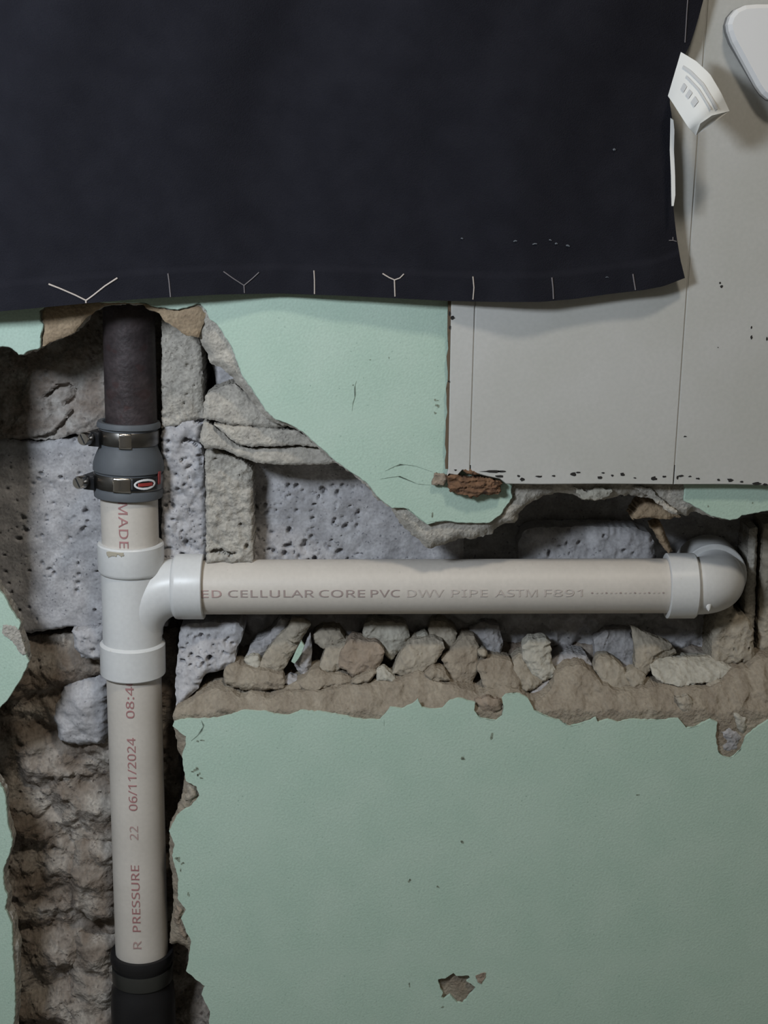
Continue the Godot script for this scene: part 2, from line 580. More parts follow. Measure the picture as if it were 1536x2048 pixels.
func setup_view():
	var cam := Camera3D.new()
	cam.name = "camera"
	add_child(cam)
	cam.position = CAM
	cam.rotation_degrees = Vector3(-PITCH, 0, 0)
	cam.fov = rad_to_deg(2.0 * atan(1024.0 / F))
	cam.near = 0.02
	cam.current = true
	var we := WorldEnvironment.new()
	we.name = "world_environment"
	var env := Environment.new()
	env.tonemap_mode = Environment.TONE_MAPPER_LINEAR
	env.tonemap_exposure = 1.0
	env.sdfgi_enabled = true
	env.ssao_enabled = true
	env.ssil_enabled = true
	env.background_mode = Environment.BG_SKY
	var sky := Sky.new()
	var sm := ProceduralSkyMaterial.new()
	sm.sky_top_color = Color(0.62, 0.70, 0.80)
	sm.sky_horizon_color = Color(0.80, 0.83, 0.86)
	sm.ground_bottom_color = Color(0.35, 0.34, 0.32)
	sm.ground_horizon_color = Color(0.62, 0.62, 0.60)
	sky.sky_material = sm
	env.sky = sky
	env.background_energy_multiplier = 1.0
	we.environment = env
	add_child(we)
	# the ceiling lamp's light; its fitting is built in build_room
	var l := AreaLight3D.new()
	l.name = "ceiling_lamp_light"
	add_child(l)
	l.position = Vector3(0.32, 2.315, 1.15)
	l.rotation_degrees = Vector3(-90, 0, 0)
	l.area_size = Vector2(0.22, 0.22)
	l.light_color = Color(1.0, 0.955, 0.88)
	l.light_energy = 1.62
	l.shadow_enabled = true
	# the light of the work lamp that stands left of the camera
	var k := AreaLight3D.new()
	k.name = "work_lamp_light"
	add_child(k)
	k.position = WORK + WORK_DIR * 0.012
	k.basis = Basis.looking_at(WORK_DIR, Vector3.UP)
	k.area_size = Vector2(0.20, 0.14)
	k.light_color = Color(0.92, 0.96, 1.0)
	k.light_energy = 0.86
	k.shadow_enabled = true

func build_room():
	var x0 := -1.15; var x1 := 1.5; var y0 := -0.04; var y1 := 2.4; var z1 := 2.7
	var t := 0.1
	tag(obj("floor", box_mesh(Vector3(x0 - t, y0 - t, -0.25), Vector3(x1 + t, y0, z1 + t)), M.floor), "plain grey floor of the room", "floor", "", "structure")
	tag(obj("ceiling", box_mesh(Vector3(x0 - t, y1, -0.25), Vector3(x1 + t, y1 + t, z1 + t)), M.room), "pale ceiling of the room", "ceiling", "", "structure")
	tag(obj("wall_right", box_mesh(Vector3(x1, y0, -0.25), Vector3(x1 + t, y1, z1 + t)), M.room), "pale side wall away from the work lamp", "wall", "", "structure")
	tag(obj("wall_front", box_mesh(Vector3(x0 - t, y0, z1), Vector3(x1 + t, y1, z1 + t)), M.room), "pale wall opposite the broken wall", "wall", "", "structure")
	tag(obj("wall_left", box_mesh(Vector3(x0 - t, y0, -0.25), Vector3(x0, y1, z1 + t)), M.room), "pale side wall beside the work lamp", "wall", "", "structure")
	var lamp := thing("ceiling_lamp", "round white ceiling lamp in the middle of the room", "lamp", Vector3(0.32, 2.33, 1.15))
	obj("lamp_body", lathe(Vector3(0.32, 2.4, 1.15), Vector3(0.32, 2.325, 1.15), [[0, 0], [0.14, 0], [0.15, 0.3], [0.13, 1.0], [0, 1.0]], 40), M.white_plastic, lamp)
	var glow := StandardMaterial3D.new()
	glow.albedo_color = Color(0.9, 0.9, 0.88)
	glow.emission_enabled = true
	glow.emission = Color(1.0, 0.97, 0.92)
	glow.emission_energy_multiplier = 1.5
	obj("lamp_glass", lathe(Vector3(0.32, 2.3249, 1.15), Vector3(0.32, 2.319, 1.15), [[0, 0], [0.125, 0], [0.12, 1.0], [0, 1.0]], 40), glow, lamp)

	# the work lamp on its stand, out of the picture to the left
	var wk := thing("work_lamp", "black work lamp on a stand shining at the broken wall", "lamp", Vector3(WORK.x, y0, WORK.z + 0.06))
	var bs := Basis.looking_at(WORK_DIR, Vector3.UP)
	var st := SurfaceTool.new()
	st.begin(Mesh.PRIMITIVE_TRIANGLES)
	var bm := BoxMesh.new()
	bm.size = Vector3(0.24, 0.18, 0.05)
	st.append_from(bm, 0, Transform3D(bs, WORK - WORK_DIR * 0.026))
	obj("lamp_head", st.commit(), M.black, wk)
	var st2 := SurfaceTool.new()
	st2.begin(Mesh.PRIMITIVE_TRIANGLES)
	bm.size = Vector3(0.20, 0.14, 0.006)
	st2.append_from(bm, 0, Transform3D(bs, WORK + WORK_DIR * 0.002))
	var glow2: StandardMaterial3D = glow.duplicate()
	glow2.emission = Color(0.92, 0.965, 1.0)
	obj("lamp_glass", st2.commit(), glow2, wk)
	var foot := Vector3(WORK.x, y0, WORK.z + 0.06)
	obj("lamp_pole", lathe(foot + Vector3(0, 0.02, 0), Vector3(foot.x, WORK.y - 0.02, foot.z), [[0, 0], [0.012, 0], [0.012, 1], [0, 1]], 16), M.black, wk)
	obj("lamp_foot", lathe(foot, foot + Vector3(0, 0.025, 0), [[0, 0], [0.12, 0], [0.12, 0.6], [0.02, 1.0], [0, 1.0]], 32), M.black, wk)

# outlines traced from the photograph, in its pixels
var DIAG := [[433, 648], [447, 669], [464, 697], [473, 722], [485, 753], [507, 785], [521, 806], [531, 822], [552, 840], [577, 848], [605, 864], [626, 883], [647, 901], [672, 924], [686, 933], [710, 950], [735, 968], [753, 992], [770, 1007], [784, 1017], [802, 1015], [816, 1019], [834, 1035], [855, 1050], [869, 1046], [886, 1042], [917, 1046], [950, 1047], [979, 1046], [1001, 1031], [1012, 1014], [1025, 996], [1022, 975]]
var GREEN_TOP := [[-900, 690], [0, 694], [5, 693], [22, 696], [30, 703], [37, 710], [47, 710], [52, 705], [62, 701], [75, 699], [80, 696], [83, 667], [87, 649], [81, 642], [78, 622], [100, 608], [180, 602], [212, 606], [285, 606], [310, 614], [355, 620], [385, 612], [398, 606], [412, 622], [420, 640]]
var GREEN_RIGHT := [[1030, 955], [1365, 955], [1370, 976], [1368, 1002], [1388, 1013], [1408, 1024], [1423, 1033], [1445, 1038], [1460, 1041], [1476, 1038], [1484, 1031], [1498, 1029], [1536, 1022], [1640, 1030], [2400, 1015], [2400, -2300], [-900, -2300]]
var LOWER_LEFT := [[418, 2048], [420, 2023], [403, 1989], [410, 1972], [396, 1962], [372, 1942], [376, 1928], [379, 1904], [382, 1881], [372, 1864], [362, 1837], [372, 1820], [355, 1796], [357, 1759], [352, 1738], [344, 1711], [349, 1688], [338, 1662], [352, 1634], [366, 1622], [382, 1613], [399, 1593], [393, 1573], [372, 1562], [367, 1535], [364, 1512], [372, 1488], [372, 1473], [359, 1464], [345, 1452]]
var LOWER_TOP_A := [[348, 1444], [362, 1440], [380, 1438], [421, 1438], [440, 1435], [457, 1431], [489, 1421], [534, 1423], [550, 1429], [574, 1431], [606, 1421], [647, 1425], [683, 1431], [727, 1440], [760, 1440], [772, 1427], [780, 1415], [804, 1418], [824, 1409], [836, 1399], [844, 1415], [865, 1419], [885, 1417], [901, 1401], [917, 1397]]
var LOWER_TOP_B := [[941, 1403], [950, 1405], [948, 1421], [960, 1437], [992, 1441], [1004, 1433], [1008, 1413], [1004, 1397], [1012, 1389], [1040, 1388], [1056, 1397], [1068, 1421], [1088, 1431], [1120, 1441], [1132, 1451], [1144, 1453], [1176, 1443], [1192, 1435], [1196, 1445], [1216, 1439], [1236, 1445], [1261, 1439], [1321, 1441], [1357, 1437], [1373, 1457], [1393, 1453], [1421, 1439], [1435, 1445], [1431, 1473], [1437, 1505], [1448, 1514], [1461, 1517], [1481, 1501], [1493, 1473], [1517, 1453], [1536, 1441], [1620, 1440], [2400, 1440]]
var CHIP_L := [[925, 1952], [913, 1952], [907, 1946], [890, 1957], [876, 1959], [880, 1977], [886, 1985], [882, 1994], [888, 1999], [894, 1994], [900, 1990], [907, 1998], [915, 2006], [925, 2008]]
var CHIP_R := [[925, 2008], [935, 1996], [945, 1985], [952, 1975], [941, 1967], [933, 1963], [941, 1957], [937, 1951], [925, 1952]]

func build_wall():
	var w := Node3D.new()
	w.name = "wall_back"
	add_child(w)
	w.position = Vector3(0, -0.04, 0)
	tag(w, "green painted plaster wall broken open around the drain pipes", "wall", "", "structure")
	# what closes the wall behind the blocks and beyond the opening
	obj("block_core", box_mesh(Vector3(-1.15, -0.04, -0.25), Vector3(1.5, 2.4, -0.135)), M.concrete, w)
	# ---- upper plaster with its paint
	var pl_up := [[-120, 560], [-120, 694], [0, 696], [22, 699], [37, 713], [47, 713], [62, 704], [81, 698], [97, 688], [119, 680], [137, 672], [150, 666], [163, 650], [175, 635], [195, 622], [212, 613], [240, 610], [283, 611], [297, 622], [318, 628], [326, 640], [345, 655], [369, 672], [385, 674], [398, 678], [402, 690], [411, 705], [414, 718], [420, 728], [432, 735], [445, 740], [455, 748], [465, 757], [471, 768], [480, 778], [494, 792], [503, 806], [516, 822], [530, 836], [548, 848], [575, 854], [600, 866], [622, 886], [645, 906], [672, 928], [686, 936], [708, 954], [731, 972], [750, 998], [768, 1011], [784, 1020], [792, 1036], [802, 1052], [816, 1064], [830, 1077], [842, 1090], [851, 1098], [865, 1101], [886, 1093], [917, 1081], [948, 1081], [979, 1073], [1001, 1055], [1034, 1048], [1036, 1033], [1058, 1011], [1089, 993], [1120, 989], [1146, 991], [1164, 1000], [1186, 1004], [1205, 1003], [1225, 998], [1247, 993], [1274, 994], [1291, 998], [1310, 1000], [1330, 1014], [1352, 1030], [1372, 1036], [1395, 1026], [1423, 1037], [1445, 1042], [1476, 1041], [1500, 1031], [1536, 1024], [1660, 1030], [1660, 560]]
	var up := obj("plaster_layer", rough_slab(jag(pl_up, 2.2, 7, 3), -0.004, -0.0045, -0.020, {"seed": 3, "cell": 0.0022, "amp": 0.0022, "freq": 70.0, "round": 0.006, "levels": 4, "side": 0.002}), M.plaster, w)
	var green_up: Array = jag(GREEN_TOP + DIAG + GREEN_RIGHT, 0.9, 6, 5)
	tag(obj("paint_coat", flat_slab([green_up], 0.0, -0.0035, 0.0006), M.green, up), "pale green paint on the upper plaster")
	# bare tan plaster beside the iron pipe
	obj("bare_plaster", rough_slab(jag([[84, 622], [100, 610], [180, 605], [212, 606], [240, 603], [283, 604], [312, 616], [356, 622], [396, 611], [412, 628], [402, 660], [398, 676], [369, 670], [345, 653], [326, 640], [318, 626], [297, 620], [283, 609], [240, 608], [212, 611], [195, 620], [175, 633], [150, 664], [119, 678], [97, 686], [84, 694], [87, 668]], 1.5, 7, 8), -0.0016, -0.0016, -0.008, {"seed": 8, "amp": 0.0008, "round": 0.0015, "levels": 2, "side": 0.0008}), M.tan, w)
	# flakes hanging along the bottom of the upper plaster
	obj("plaster_flake", rough_slab(jag([[1148, 975], [1175, 985], [1190, 975], [1226, 980], [1218, 992], [1190, 1001], [1163, 997]], 2, 6, 9), -0.001, 0.001, -0.004, {"seed": 9, "cell": 0.0011, "amp": 0.002, "round": 0.001, "closed": true}), M.stone_light, w)
	obj("plaster_flake", rough_slab(jag([[1268, 974], [1300, 976], [1322, 1000], [1350, 1020], [1360, 1032], [1340, 1026], [1310, 1002], [1290, 990]], 2, 6, 10), -0.001, 0.0, -0.005, {"seed": 10, "cell": 0.0011, "amp": 0.002, "round": 0.001, "closed": true}), M.plaster, w)
	# ---- lower plaster with its paint
	var pl_low := [[430, 2300], [421, 2048], [423, 2023], [406, 1989], [396, 1964], [372, 1944], [376, 1928], [377, 1904], [359, 1894], [337, 1891], [338, 1874], [347, 1806], [345, 1780], [343, 1757], [338, 1725], [337, 1691], [337, 1662], [350, 1634], [362, 1603], [367, 1569], [369, 1535], [360, 1515], [352, 1498], [349, 1468], [345, 1455], [352, 1450], [380, 1448], [421, 1448], [457, 1441], [560, 1440], [700, 1448], [760, 1452], [780, 1440], [930, 1440], [1060, 1455], [1120, 1462], [1320, 1462], [1430, 1530], [1480, 1530], [1520, 1470], [1660, 1460], [1660, 1560], [1000, 1560], [1000, 2090], [600, 2120], [600, 2300]]
	var low := obj("plaster_layer", rough_slab(jag(pl_low, 2.0, 7, 12), -0.0042, -0.0042, -0.022, {"seed": 12, "cell": 0.0024, "amp": 0.0018, "freq": 70.0, "round": 0.005, "levels": 3, "side": 0.002}), M.mortar, w)
	var g_a: Array = [[430, 2300]] + LOWER_LEFT + LOWER_TOP_A + [[925, 1398]] + CHIP_L + [[925, 2300]]
	var g_b: Array = [[925, 1398]] + LOWER_TOP_B + [[2400, 2300], [925, 2300]] + CHIP_R
	tag(obj("paint_coat", flat_slab([jag(g_a, 1.0, 6, 14), jag_but_seam(g_b, 15)], 0.0, -0.003, 0.0), M.green, low), "pale green paint on the lower plaster")
	obj("paint_chip", flat_slab([jag([[951, 1952], [962, 1947], [972, 1946], [969, 1957], [963, 1968], [955, 1964]], 1.5, 4, 16)], 0.0007, -0.001), M.stone_brown, low)
	# hairline cracks and smudges in the paint
	for c in [[[713, 762], [709, 775], [711, 790], [706, 805], [704, 822]], [[770, 942], [800, 928], [830, 932], [866, 944]], [[760, 958], [800, 952], [835, 968], [862, 970]]]:
		obj("paint_crack", crack(c, 0.0004), M.crack, up)
	for c in [[[402, 1440], [408, 1450], [404, 1462], [392, 1474], [382, 1482]], [[768, 1440], [768, 1452]]]:
		obj("paint_crack", crack(c, 0.0004), M.crack, low)
	obj("paint_smudges", smudges([[986, 1472, 6, 8], [926, 1518, 8, 6], [925, 1684, 7, 4], [876, 1773, 5, 3], [820, 1760, 4, 6], [392, 1538, 7, 5], [398, 1550, 5, 5], [386, 1544, 4, 3], [402, 1555, 5, 3], [356, 1720, 8, 7], [366, 1728, 5, 4], [362, 1741, 3, 4], [377, 1789, 3, 6], [405, 1480, 6, 2], [395, 1483, 4, 3], [820, 1970, 3, 5], [886, 2014, 6, 2], [1277, 1590, 5, 2]], 0.0002, 71), M.smudge, low).set_meta("kind", "stuff")
	obj("paint_smudges", smudges([[706, 770, 2, 3], [740, 720, 2, 2], [875, 810, 6, 5], [872, 800, 5, 3], [870, 826, 4, 3], [778, 716, 1.5, 3], [863, 1030, 4, 6], [1416, 1012, 2, 3], [1505, 1005, 1.5, 3]], 0.0002, 72), M.smudge, up).set_meta("kind", "stuff")
	# lumps stuck on the bare patches along the lower edge
	for c in [[[[1353, 1400], [1378, 1395], [1395, 1415], [1388, 1445], [1372, 1452], [1362, 1432]], 17, "stone_beige"], [[[1460, 1424], [1476, 1422], [1498, 1440], [1502, 1456], [1489, 1475], [1473, 1462]], 18, "stone_light"], [[[950, 1406], [975, 1397], [1000, 1404], [1005, 1424], [990, 1438], [963, 1435]], 19, "stone_brown"], [[[1438, 1460], [1462, 1452], [1490, 1476], [1480, 1500], [1460, 1512], [1440, 1502]], 20, "stone_grey"], [[[374, 1570], [392, 1574], [397, 1592], [380, 1611], [368, 1606]], 21, "stone_beige"], [[[352, 1812], [370, 1822], [363, 1838], [378, 1872], [376, 1890], [352, 1868], [346, 1840]], 22, "stone_brown"]]:
		obj("mortar_lump", rough_slab(jag(c[0], 2, 6, c[1]), -0.001, -0.002, -0.012, {"seed": c[1], "cell": 0.0013, "amp": 0.002, "dome": 0.003, "round": 0.002}), M[c[2]], low)
	# ---- the two fragments at the far left edge
	var fr := jag([[-500, 1150], [-20, 1150], [0, 1183], [8, 1192], [20, 1216], [31, 1233], [41, 1247], [37, 1260], [47, 1290], [53, 1314], [58, 1324], [45, 1352], [28, 1380], [14, 1402], [0, 1416], [-40, 1440], [-500, 1440]], 1.0, 6, 24)
	var f1 := obj("plaster_layer", rough_slab(jag([[-120, 1140], [-20, 1150], [0, 1186], [22, 1218], [40, 1249], [38, 1265], [50, 1296], [55, 1324], [42, 1352], [25, 1380], [10, 1402], [-4, 1416], [-40, 1440], [-120, 1440]], 2, 7, 23), -0.004, -0.004, -0.02, {"seed": 23, "cell": 0.002, "round": 0.004}), M.plaster, w)
	obj("paint_coat", flat_slab([fr], 0.0, -0.0035, 0.0005), M.green, f1)
	obj("bare_patch", rough_slab(jag([[6, 1250], [30, 1252], [38, 1262], [48, 1292], [50, 1310], [40, 1306], [24, 1282], [4, 1266]], 1.5, 5, 25), 0.0008, 0.0008, -0.002, {"seed": 25, "cell": 0.001, "amp": 0.0006, "round": 0.0005, "levels": 1}), M.plaster, f1)
	var fl := [[-500, 1560], [-10, 1560], [0, 1569], [10, 1590], [15, 1644], [25, 1681], [20, 1705], [7, 1738], [7, 1769], [15, 1796], [10, 1820], [24, 1850], [25, 1901], [30, 1975], [30, 2026], [27, 2048], [25, 2300], [-500, 2300]]
	var f2 := obj("plaster_layer", rough_slab(jag([[-120, 1560], [-10, 1560], [0, 1573], [8, 1592], [13, 1644], [24, 1681], [20, 1705], [9, 1738], [9, 1769], [16, 1796], [14, 1820], [28, 1850], [30, 1880], [36, 1901], [34, 1975], [33, 2026], [30, 2048], [28, 2300], [-120, 2300]], 2, 7, 26), -0.004, -0.004, -0.02, {"seed": 26, "cell": 0.0024, "round": 0.004}), M.plaster, w)
	obj("paint_coat", flat_slab([jag(fl, 1.2, 6, 27)], 0.0, -0.0035, 0.0005), M.green, f2)
	for q in [[[[-130, 690], [-14, 700], [-22, 800], [-12, 900], [-20, 1000], [-10, 1080], [-20, 1152], [-130, 1152]], 28], [[[-130, 1438], [-45, 1438], [-30, 1500], [-10, 1562], [-130, 1562]], 29]]:
		var fp := obj("plaster_layer", rough_slab(jag(q[0], 2, 7, q[1]), -0.004, -0.004, -0.02, {"seed": q[1], "cell": 0.002, "round": 0.004}), M.plaster, w)
		obj("paint_coat", flat_slab([jag(q[0], 1.2, 6, q[1] + 300)], 0.0, -0.0035, 0.0005), M.green, fp)
	obj("plaster_side", flat_slab([[[-900, 700], [-480, 700], [-480, 2300], [-900, 2300]], [[-490, 700], [-118, 700], [-118, 1150], [-490, 1150]], [[-490, 1440], [-118, 1440], [-118, 1560], [-490, 1560]]], -0.001, -0.02), M.green, w)
	# ---- concrete blocks behind the pipe chase
	var dk := 0.088
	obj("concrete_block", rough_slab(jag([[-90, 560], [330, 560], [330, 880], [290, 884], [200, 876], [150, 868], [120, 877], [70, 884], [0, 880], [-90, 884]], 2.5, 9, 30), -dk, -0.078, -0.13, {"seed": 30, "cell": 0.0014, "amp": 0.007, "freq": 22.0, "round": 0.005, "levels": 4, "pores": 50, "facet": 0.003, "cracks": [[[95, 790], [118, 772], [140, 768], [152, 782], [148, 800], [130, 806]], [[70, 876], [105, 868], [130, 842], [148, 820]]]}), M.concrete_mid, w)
	obj("concrete_block", rough_slab(jag([[-90, 884], [0, 878], [70, 888], [125, 880], [200, 878], [330, 884], [335, 1256], [200, 1262], [140, 1256], [60, 1270], [-90, 1266]], 2.5, 9, 31), -0.077, -0.077, -0.13, {"seed": 31, "cell": 0.0013, "amp": 0.003, "freq": 22.0, "round": 0.004, "pores": 190, "pore_size": 1.6}), M.concrete, w)
	obj("concrete_nub", rough_slab(jag([[140, 1268], [170, 1262], [206, 1258], [215, 1300], [200, 1325], [160, 1318], [146, 1295]], 2.5, 7, 32), -0.06, -0.056, -0.11, {"seed": 32, "cell": 0.0013, "amp": 0.004, "round": 0.006, "levels": 4, "pores": 6}), M.concrete, w)
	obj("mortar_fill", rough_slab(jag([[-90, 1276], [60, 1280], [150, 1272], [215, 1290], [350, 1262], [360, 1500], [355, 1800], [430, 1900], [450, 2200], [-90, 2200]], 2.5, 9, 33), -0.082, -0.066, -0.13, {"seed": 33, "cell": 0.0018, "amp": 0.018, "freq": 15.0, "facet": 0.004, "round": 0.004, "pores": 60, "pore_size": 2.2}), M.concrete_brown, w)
	obj("concrete_lump", rough_slab(jag([[120, 1385], [170, 1368], [214, 1365], [216, 1470], [205, 1498], [150, 1505], [112, 1495], [100, 1440]], 3, 8, 34), -0.062, -0.06, -0.1, {"seed": 34, "cell": 0.0014, "amp": 0.005, "freq": 30.0, "dome": 0.008, "round": 0.008, "levels": 5}), M.concrete, w)
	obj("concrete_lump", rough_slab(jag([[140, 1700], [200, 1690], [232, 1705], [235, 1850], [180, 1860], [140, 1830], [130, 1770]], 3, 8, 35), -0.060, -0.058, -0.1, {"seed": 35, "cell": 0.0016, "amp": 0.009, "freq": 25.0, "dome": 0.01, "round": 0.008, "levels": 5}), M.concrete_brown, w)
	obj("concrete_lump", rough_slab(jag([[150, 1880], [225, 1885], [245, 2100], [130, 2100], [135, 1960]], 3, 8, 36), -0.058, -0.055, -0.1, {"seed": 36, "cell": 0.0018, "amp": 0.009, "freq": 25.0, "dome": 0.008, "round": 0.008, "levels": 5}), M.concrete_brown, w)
	obj("concrete_web", rough_slab(jag([[322, 850], [345, 846], [372, 838], [408, 840], [398, 880], [405, 910], [411, 1010], [414, 1128], [322, 1128]], 1.8, 8, 37), -0.047, -0.052, -0.12, {"seed": 37, "cell": 0.0013, "amp": 0.005, "freq": 40.0, "round": 0.004, "pores": 90, "pore_area": [330, 880, 412, 1120], "cracks": [[[350, 850], [362, 838], [368, 832]], [[370, 882], [385, 885], [395, 893]], [[390, 842], [400, 846], [412, 842]]]}), M.concrete, w)
	obj("concrete_web", rough_slab(jag([[322, 600], [360, 640], [395, 668], [402, 700], [407, 760], [405, 790], [409, 838], [372, 846], [345, 854], [322, 858]], 1.8, 8, 57), -0.045, -0.046, -0.12, {"seed": 57, "cell": 0.0013, "amp": 0.004, "freq": 40.0, "round": 0.003, "pores": 20}), M.plaster, w)
	obj("broken_concrete", rough_slab(jag([[409, 793], [420, 784], [432, 780], [450, 772], [471, 769], [500, 791], [512, 808], [549, 838], [580, 853], [549, 858], [500, 853], [461, 851], [435, 844], [404, 838]], 1.6, 7, 38), -0.026, -0.018, -0.06, {"seed": 38, "cell": 0.0013, "amp": 0.002, "freq": 45.0, "facet": 0.002, "facet_freq": 30.0, "round": 0.003}), M.plaster, w)
	obj("broken_concrete", rough_slab(jag([[424, 848], [461, 853], [500, 855], [549, 859], [596, 862], [619, 878], [643, 896], [600, 892], [541, 893], [497, 894], [478, 890], [466, 882], [450, 868]], 1.2, 7, 39), -0.016, -0.013, -0.055, {"seed": 39, "cell": 0.0013, "amp": 0.0016, "freq": 45.0, "round": 0.002, "levels": 2}), M.plaster, w)
	obj("broken_concrete", rough_slab(jag([[398, 884], [406, 842], [424, 852], [448, 870], [464, 886], [478, 895], [500, 899], [541, 897], [600, 895], [643, 899], [662, 912], [679, 926], [650, 930], [619, 932], [554, 931], [513, 927], [487, 918], [470, 912], [455, 904], [435, 898], [409, 899]], 1.2, 7, 40), -0.022, -0.016, -0.055, {"seed": 40, "cell": 0.0013, "amp": 0.0016, "freq": 45.0, "round": 0.003}), M.plaster, w)
	obj("concrete_rib", rough_slab(jag([[409, 904], [432, 901], [455, 911], [487, 924], [504, 940], [506, 1030], [505, 1128], [412, 1128], [411, 1010]], 1.2, 7, 41), -0.035, -0.035, -0.125, {"seed": 41, "cell": 0.0012, "amp": 0.0032, "freq": 75.0, "round": 0.003, "pores": 10, "cracks": [[[424, 1104], [440, 1103], [462, 1110]]]}), M.plaster, w)
	obj("concrete_block", rough_slab(jag([[415, 700], [700, 860], [880, 930], [915, 1000], [930, 1060], [925, 1128], [440, 1128], [440, 800]], 2, 9, 42), -0.069, -0.060, -0.13, {"seed": 42, "cell": 0.0014, "amp": 0.003, "freq": 30.0, "round": 0.004, "pores": 120, "pore_area": [510, 960, 720, 1120], "pore_size": 1.8}), M.concrete, w)
	# right hand end of the chase
	obj("concrete_block", rough_slab(jag([[1050, 1066], [1080, 1058], [1180, 1056], [1270, 1058], [1300, 1068], [1312, 1088], [1308, 1150], [1040, 1150], [1038, 1090]], 1.5, 7, 43), -0.074, -0.066, -0.105, {"seed": 43, "cell": 0.0012, "amp": 0.004, "freq": 35.0, "round": 0.007, "levels": 7, "pores": 20, "side": 0.0002}), M.concrete, w)
	obj("concrete_block", rough_slab(jag([[880, 930], [1660, 930], [1660, 1220], [880, 1220]], 2, 9, 58), -0.118, -0.114, -0.13, {"seed": 58, "cell": 0.003, "amp": 0.005}), M.concrete, w)
	obj("mortar_lump", rough_slab(jag([[1266, 1042], [1276, 1018], [1288, 1000], [1312, 1000], [1345, 1024], [1366, 1036], [1330, 1040], [1300, 1038]], 2, 7, 44), -0.03, -0.024, -0.06, {"seed": 44, "cell": 0.0013, "amp": 0.003, "round": 0.004}), M.tan, w)
	obj("mortar_lump", rough_slab(jag([[1304, 1056], [1322, 1048], [1330, 1062], [1346, 1104], [1338, 1110], [1322, 1086]], 1.5, 7, 45), -0.05, -0.046, -0.075, {"seed": 45, "cell": 0.0012, "amp": 0.003, "round": 0.004}), M.tan, w)
	obj("concrete_web", rough_slab(jag([[1500, 1060], [1517, 1056], [1514, 1150], [1510, 1258], [1490, 1262], [1494, 1150]], 1.0, 8, 46), -0.078, -0.070, -0.12, {"seed": 46, "cell": 0.0013, "amp": 0.002, "round": 0.003}), M.plaster, w)
	obj("concrete_web", rough_slab(jag([[1530, 1050], [1660, 1050], [1660, 1340], [1516, 1330], [1519, 1250], [1526, 1150]], 1.2, 8, 47), -0.075, -0.06, -0.12, {"seed": 47, "cell": 0.0018, "amp": 0.003, "round": 0.004}), M.stone_beige, w)
	obj("concrete_stub", rough_slab(jag([[1428, 1262], [1446, 1210], [1462, 1180], [1470, 1225], [1484, 1240], [1496, 1236], [1510, 1262], [1510, 1330], [1460, 1336], [1424, 1332]], 1.6, 7, 48), -0.062, -0.045, -0.12, {"seed": 48, "cell": 0.0013, "amp": 0.003, "round": 0.005, "levels": 4, "pores": 7}), M.stone_beige, w)
	obj("concrete_block", rough_slab(jag([[470, 1150], [1440, 1150], [1436, 1390], [480, 1390]], 2, 9, 49), -0.098, -0.082, -0.13, {"seed": 49, "cell": 0.002, "amp": 0.012, "freq": 26.0, "facet": 0.006, "facet_freq": 35.0, "round": 0.004, "pores": 40, "pore_size": 2.0}), M.concrete, w)
	obj("concrete_lump", rough_slab(jag([[359, 1258], [380, 1252], [410, 1249], [450, 1247], [476, 1248], [486, 1262], [482, 1282], [472, 1300], [468, 1328], [452, 1342], [430, 1350], [410, 1352], [400, 1370], [392, 1386], [368, 1406], [350, 1415], [348, 1370], [352, 1330]], 2, 7, 50), -0.05, -0.016, -0.11, {"seed": 50, "cell": 0.0012, "amp": 0.005, "freq": 38.0, "round": 0.006, "levels": 7, "side": 0.0002, "pores": 44, "pore_size": 1.8, "pore_area": [365, 1265, 470, 1320]}), M.concrete, w)
	# the sloping bed that the rubble lies on, and the broken ledge in front of it
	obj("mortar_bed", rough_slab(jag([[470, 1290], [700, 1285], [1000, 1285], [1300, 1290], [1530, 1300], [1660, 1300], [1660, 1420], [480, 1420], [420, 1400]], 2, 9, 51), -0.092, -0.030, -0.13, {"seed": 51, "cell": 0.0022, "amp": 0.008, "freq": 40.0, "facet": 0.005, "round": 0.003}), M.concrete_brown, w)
	obj("mortar_ledge", rough_slab(jag([[345, 1430], [352, 1418], [384, 1405], [400, 1392], [421, 1382], [440, 1380], [465, 1386], [478, 1396], [490, 1398], [500, 1388], [520, 1392], [538, 1400], [552, 1390], [570, 1384], [600, 1386], [640, 1384], [670, 1378], [700, 1373], [745, 1368], [790, 1362], [815, 1356], [838, 1344], [852, 1352], [866, 1364], [900, 1370], [930, 1380], [958, 1392], [972, 1384], [1000, 1374], [1020, 1376], [1040, 1384], [1062, 1404], [1085, 1398], [1100, 1384], [1112, 1350], [1130, 1336], [1160, 1330], [1185, 1345], [1205, 1370], [1240, 1384], [1270, 1382], [1310, 1374], [1360, 1378], [1420, 1376], [1445, 1362], [1458, 1346], [1475, 1338], [1500, 1340], [1515, 1322], [1545, 1316], [1660, 1318], [1660, 1475], [1530, 1490], [1505, 1530], [1462, 1545], [1420, 1535], [1405, 1490], [1360, 1482], [1200, 1476], [1120, 1474], [1060, 1464], [1010, 1466], [930, 1464], [830, 1445], [760, 1460], [560, 1450], [460, 1450], [380, 1454], [346, 1452]], 2.2, 8, 52), -0.040, 0.038, -0.07, {"seed": 52, "cell": 0.0014, "amp": 0.0060, "freq": 42.0, "facet": 0.002, "facet_freq": 45.0, "round": 0.003, "levels": 3, "pores": 8, "z_max": -0.0032, "side": 0.0008}), M.mortar, w)

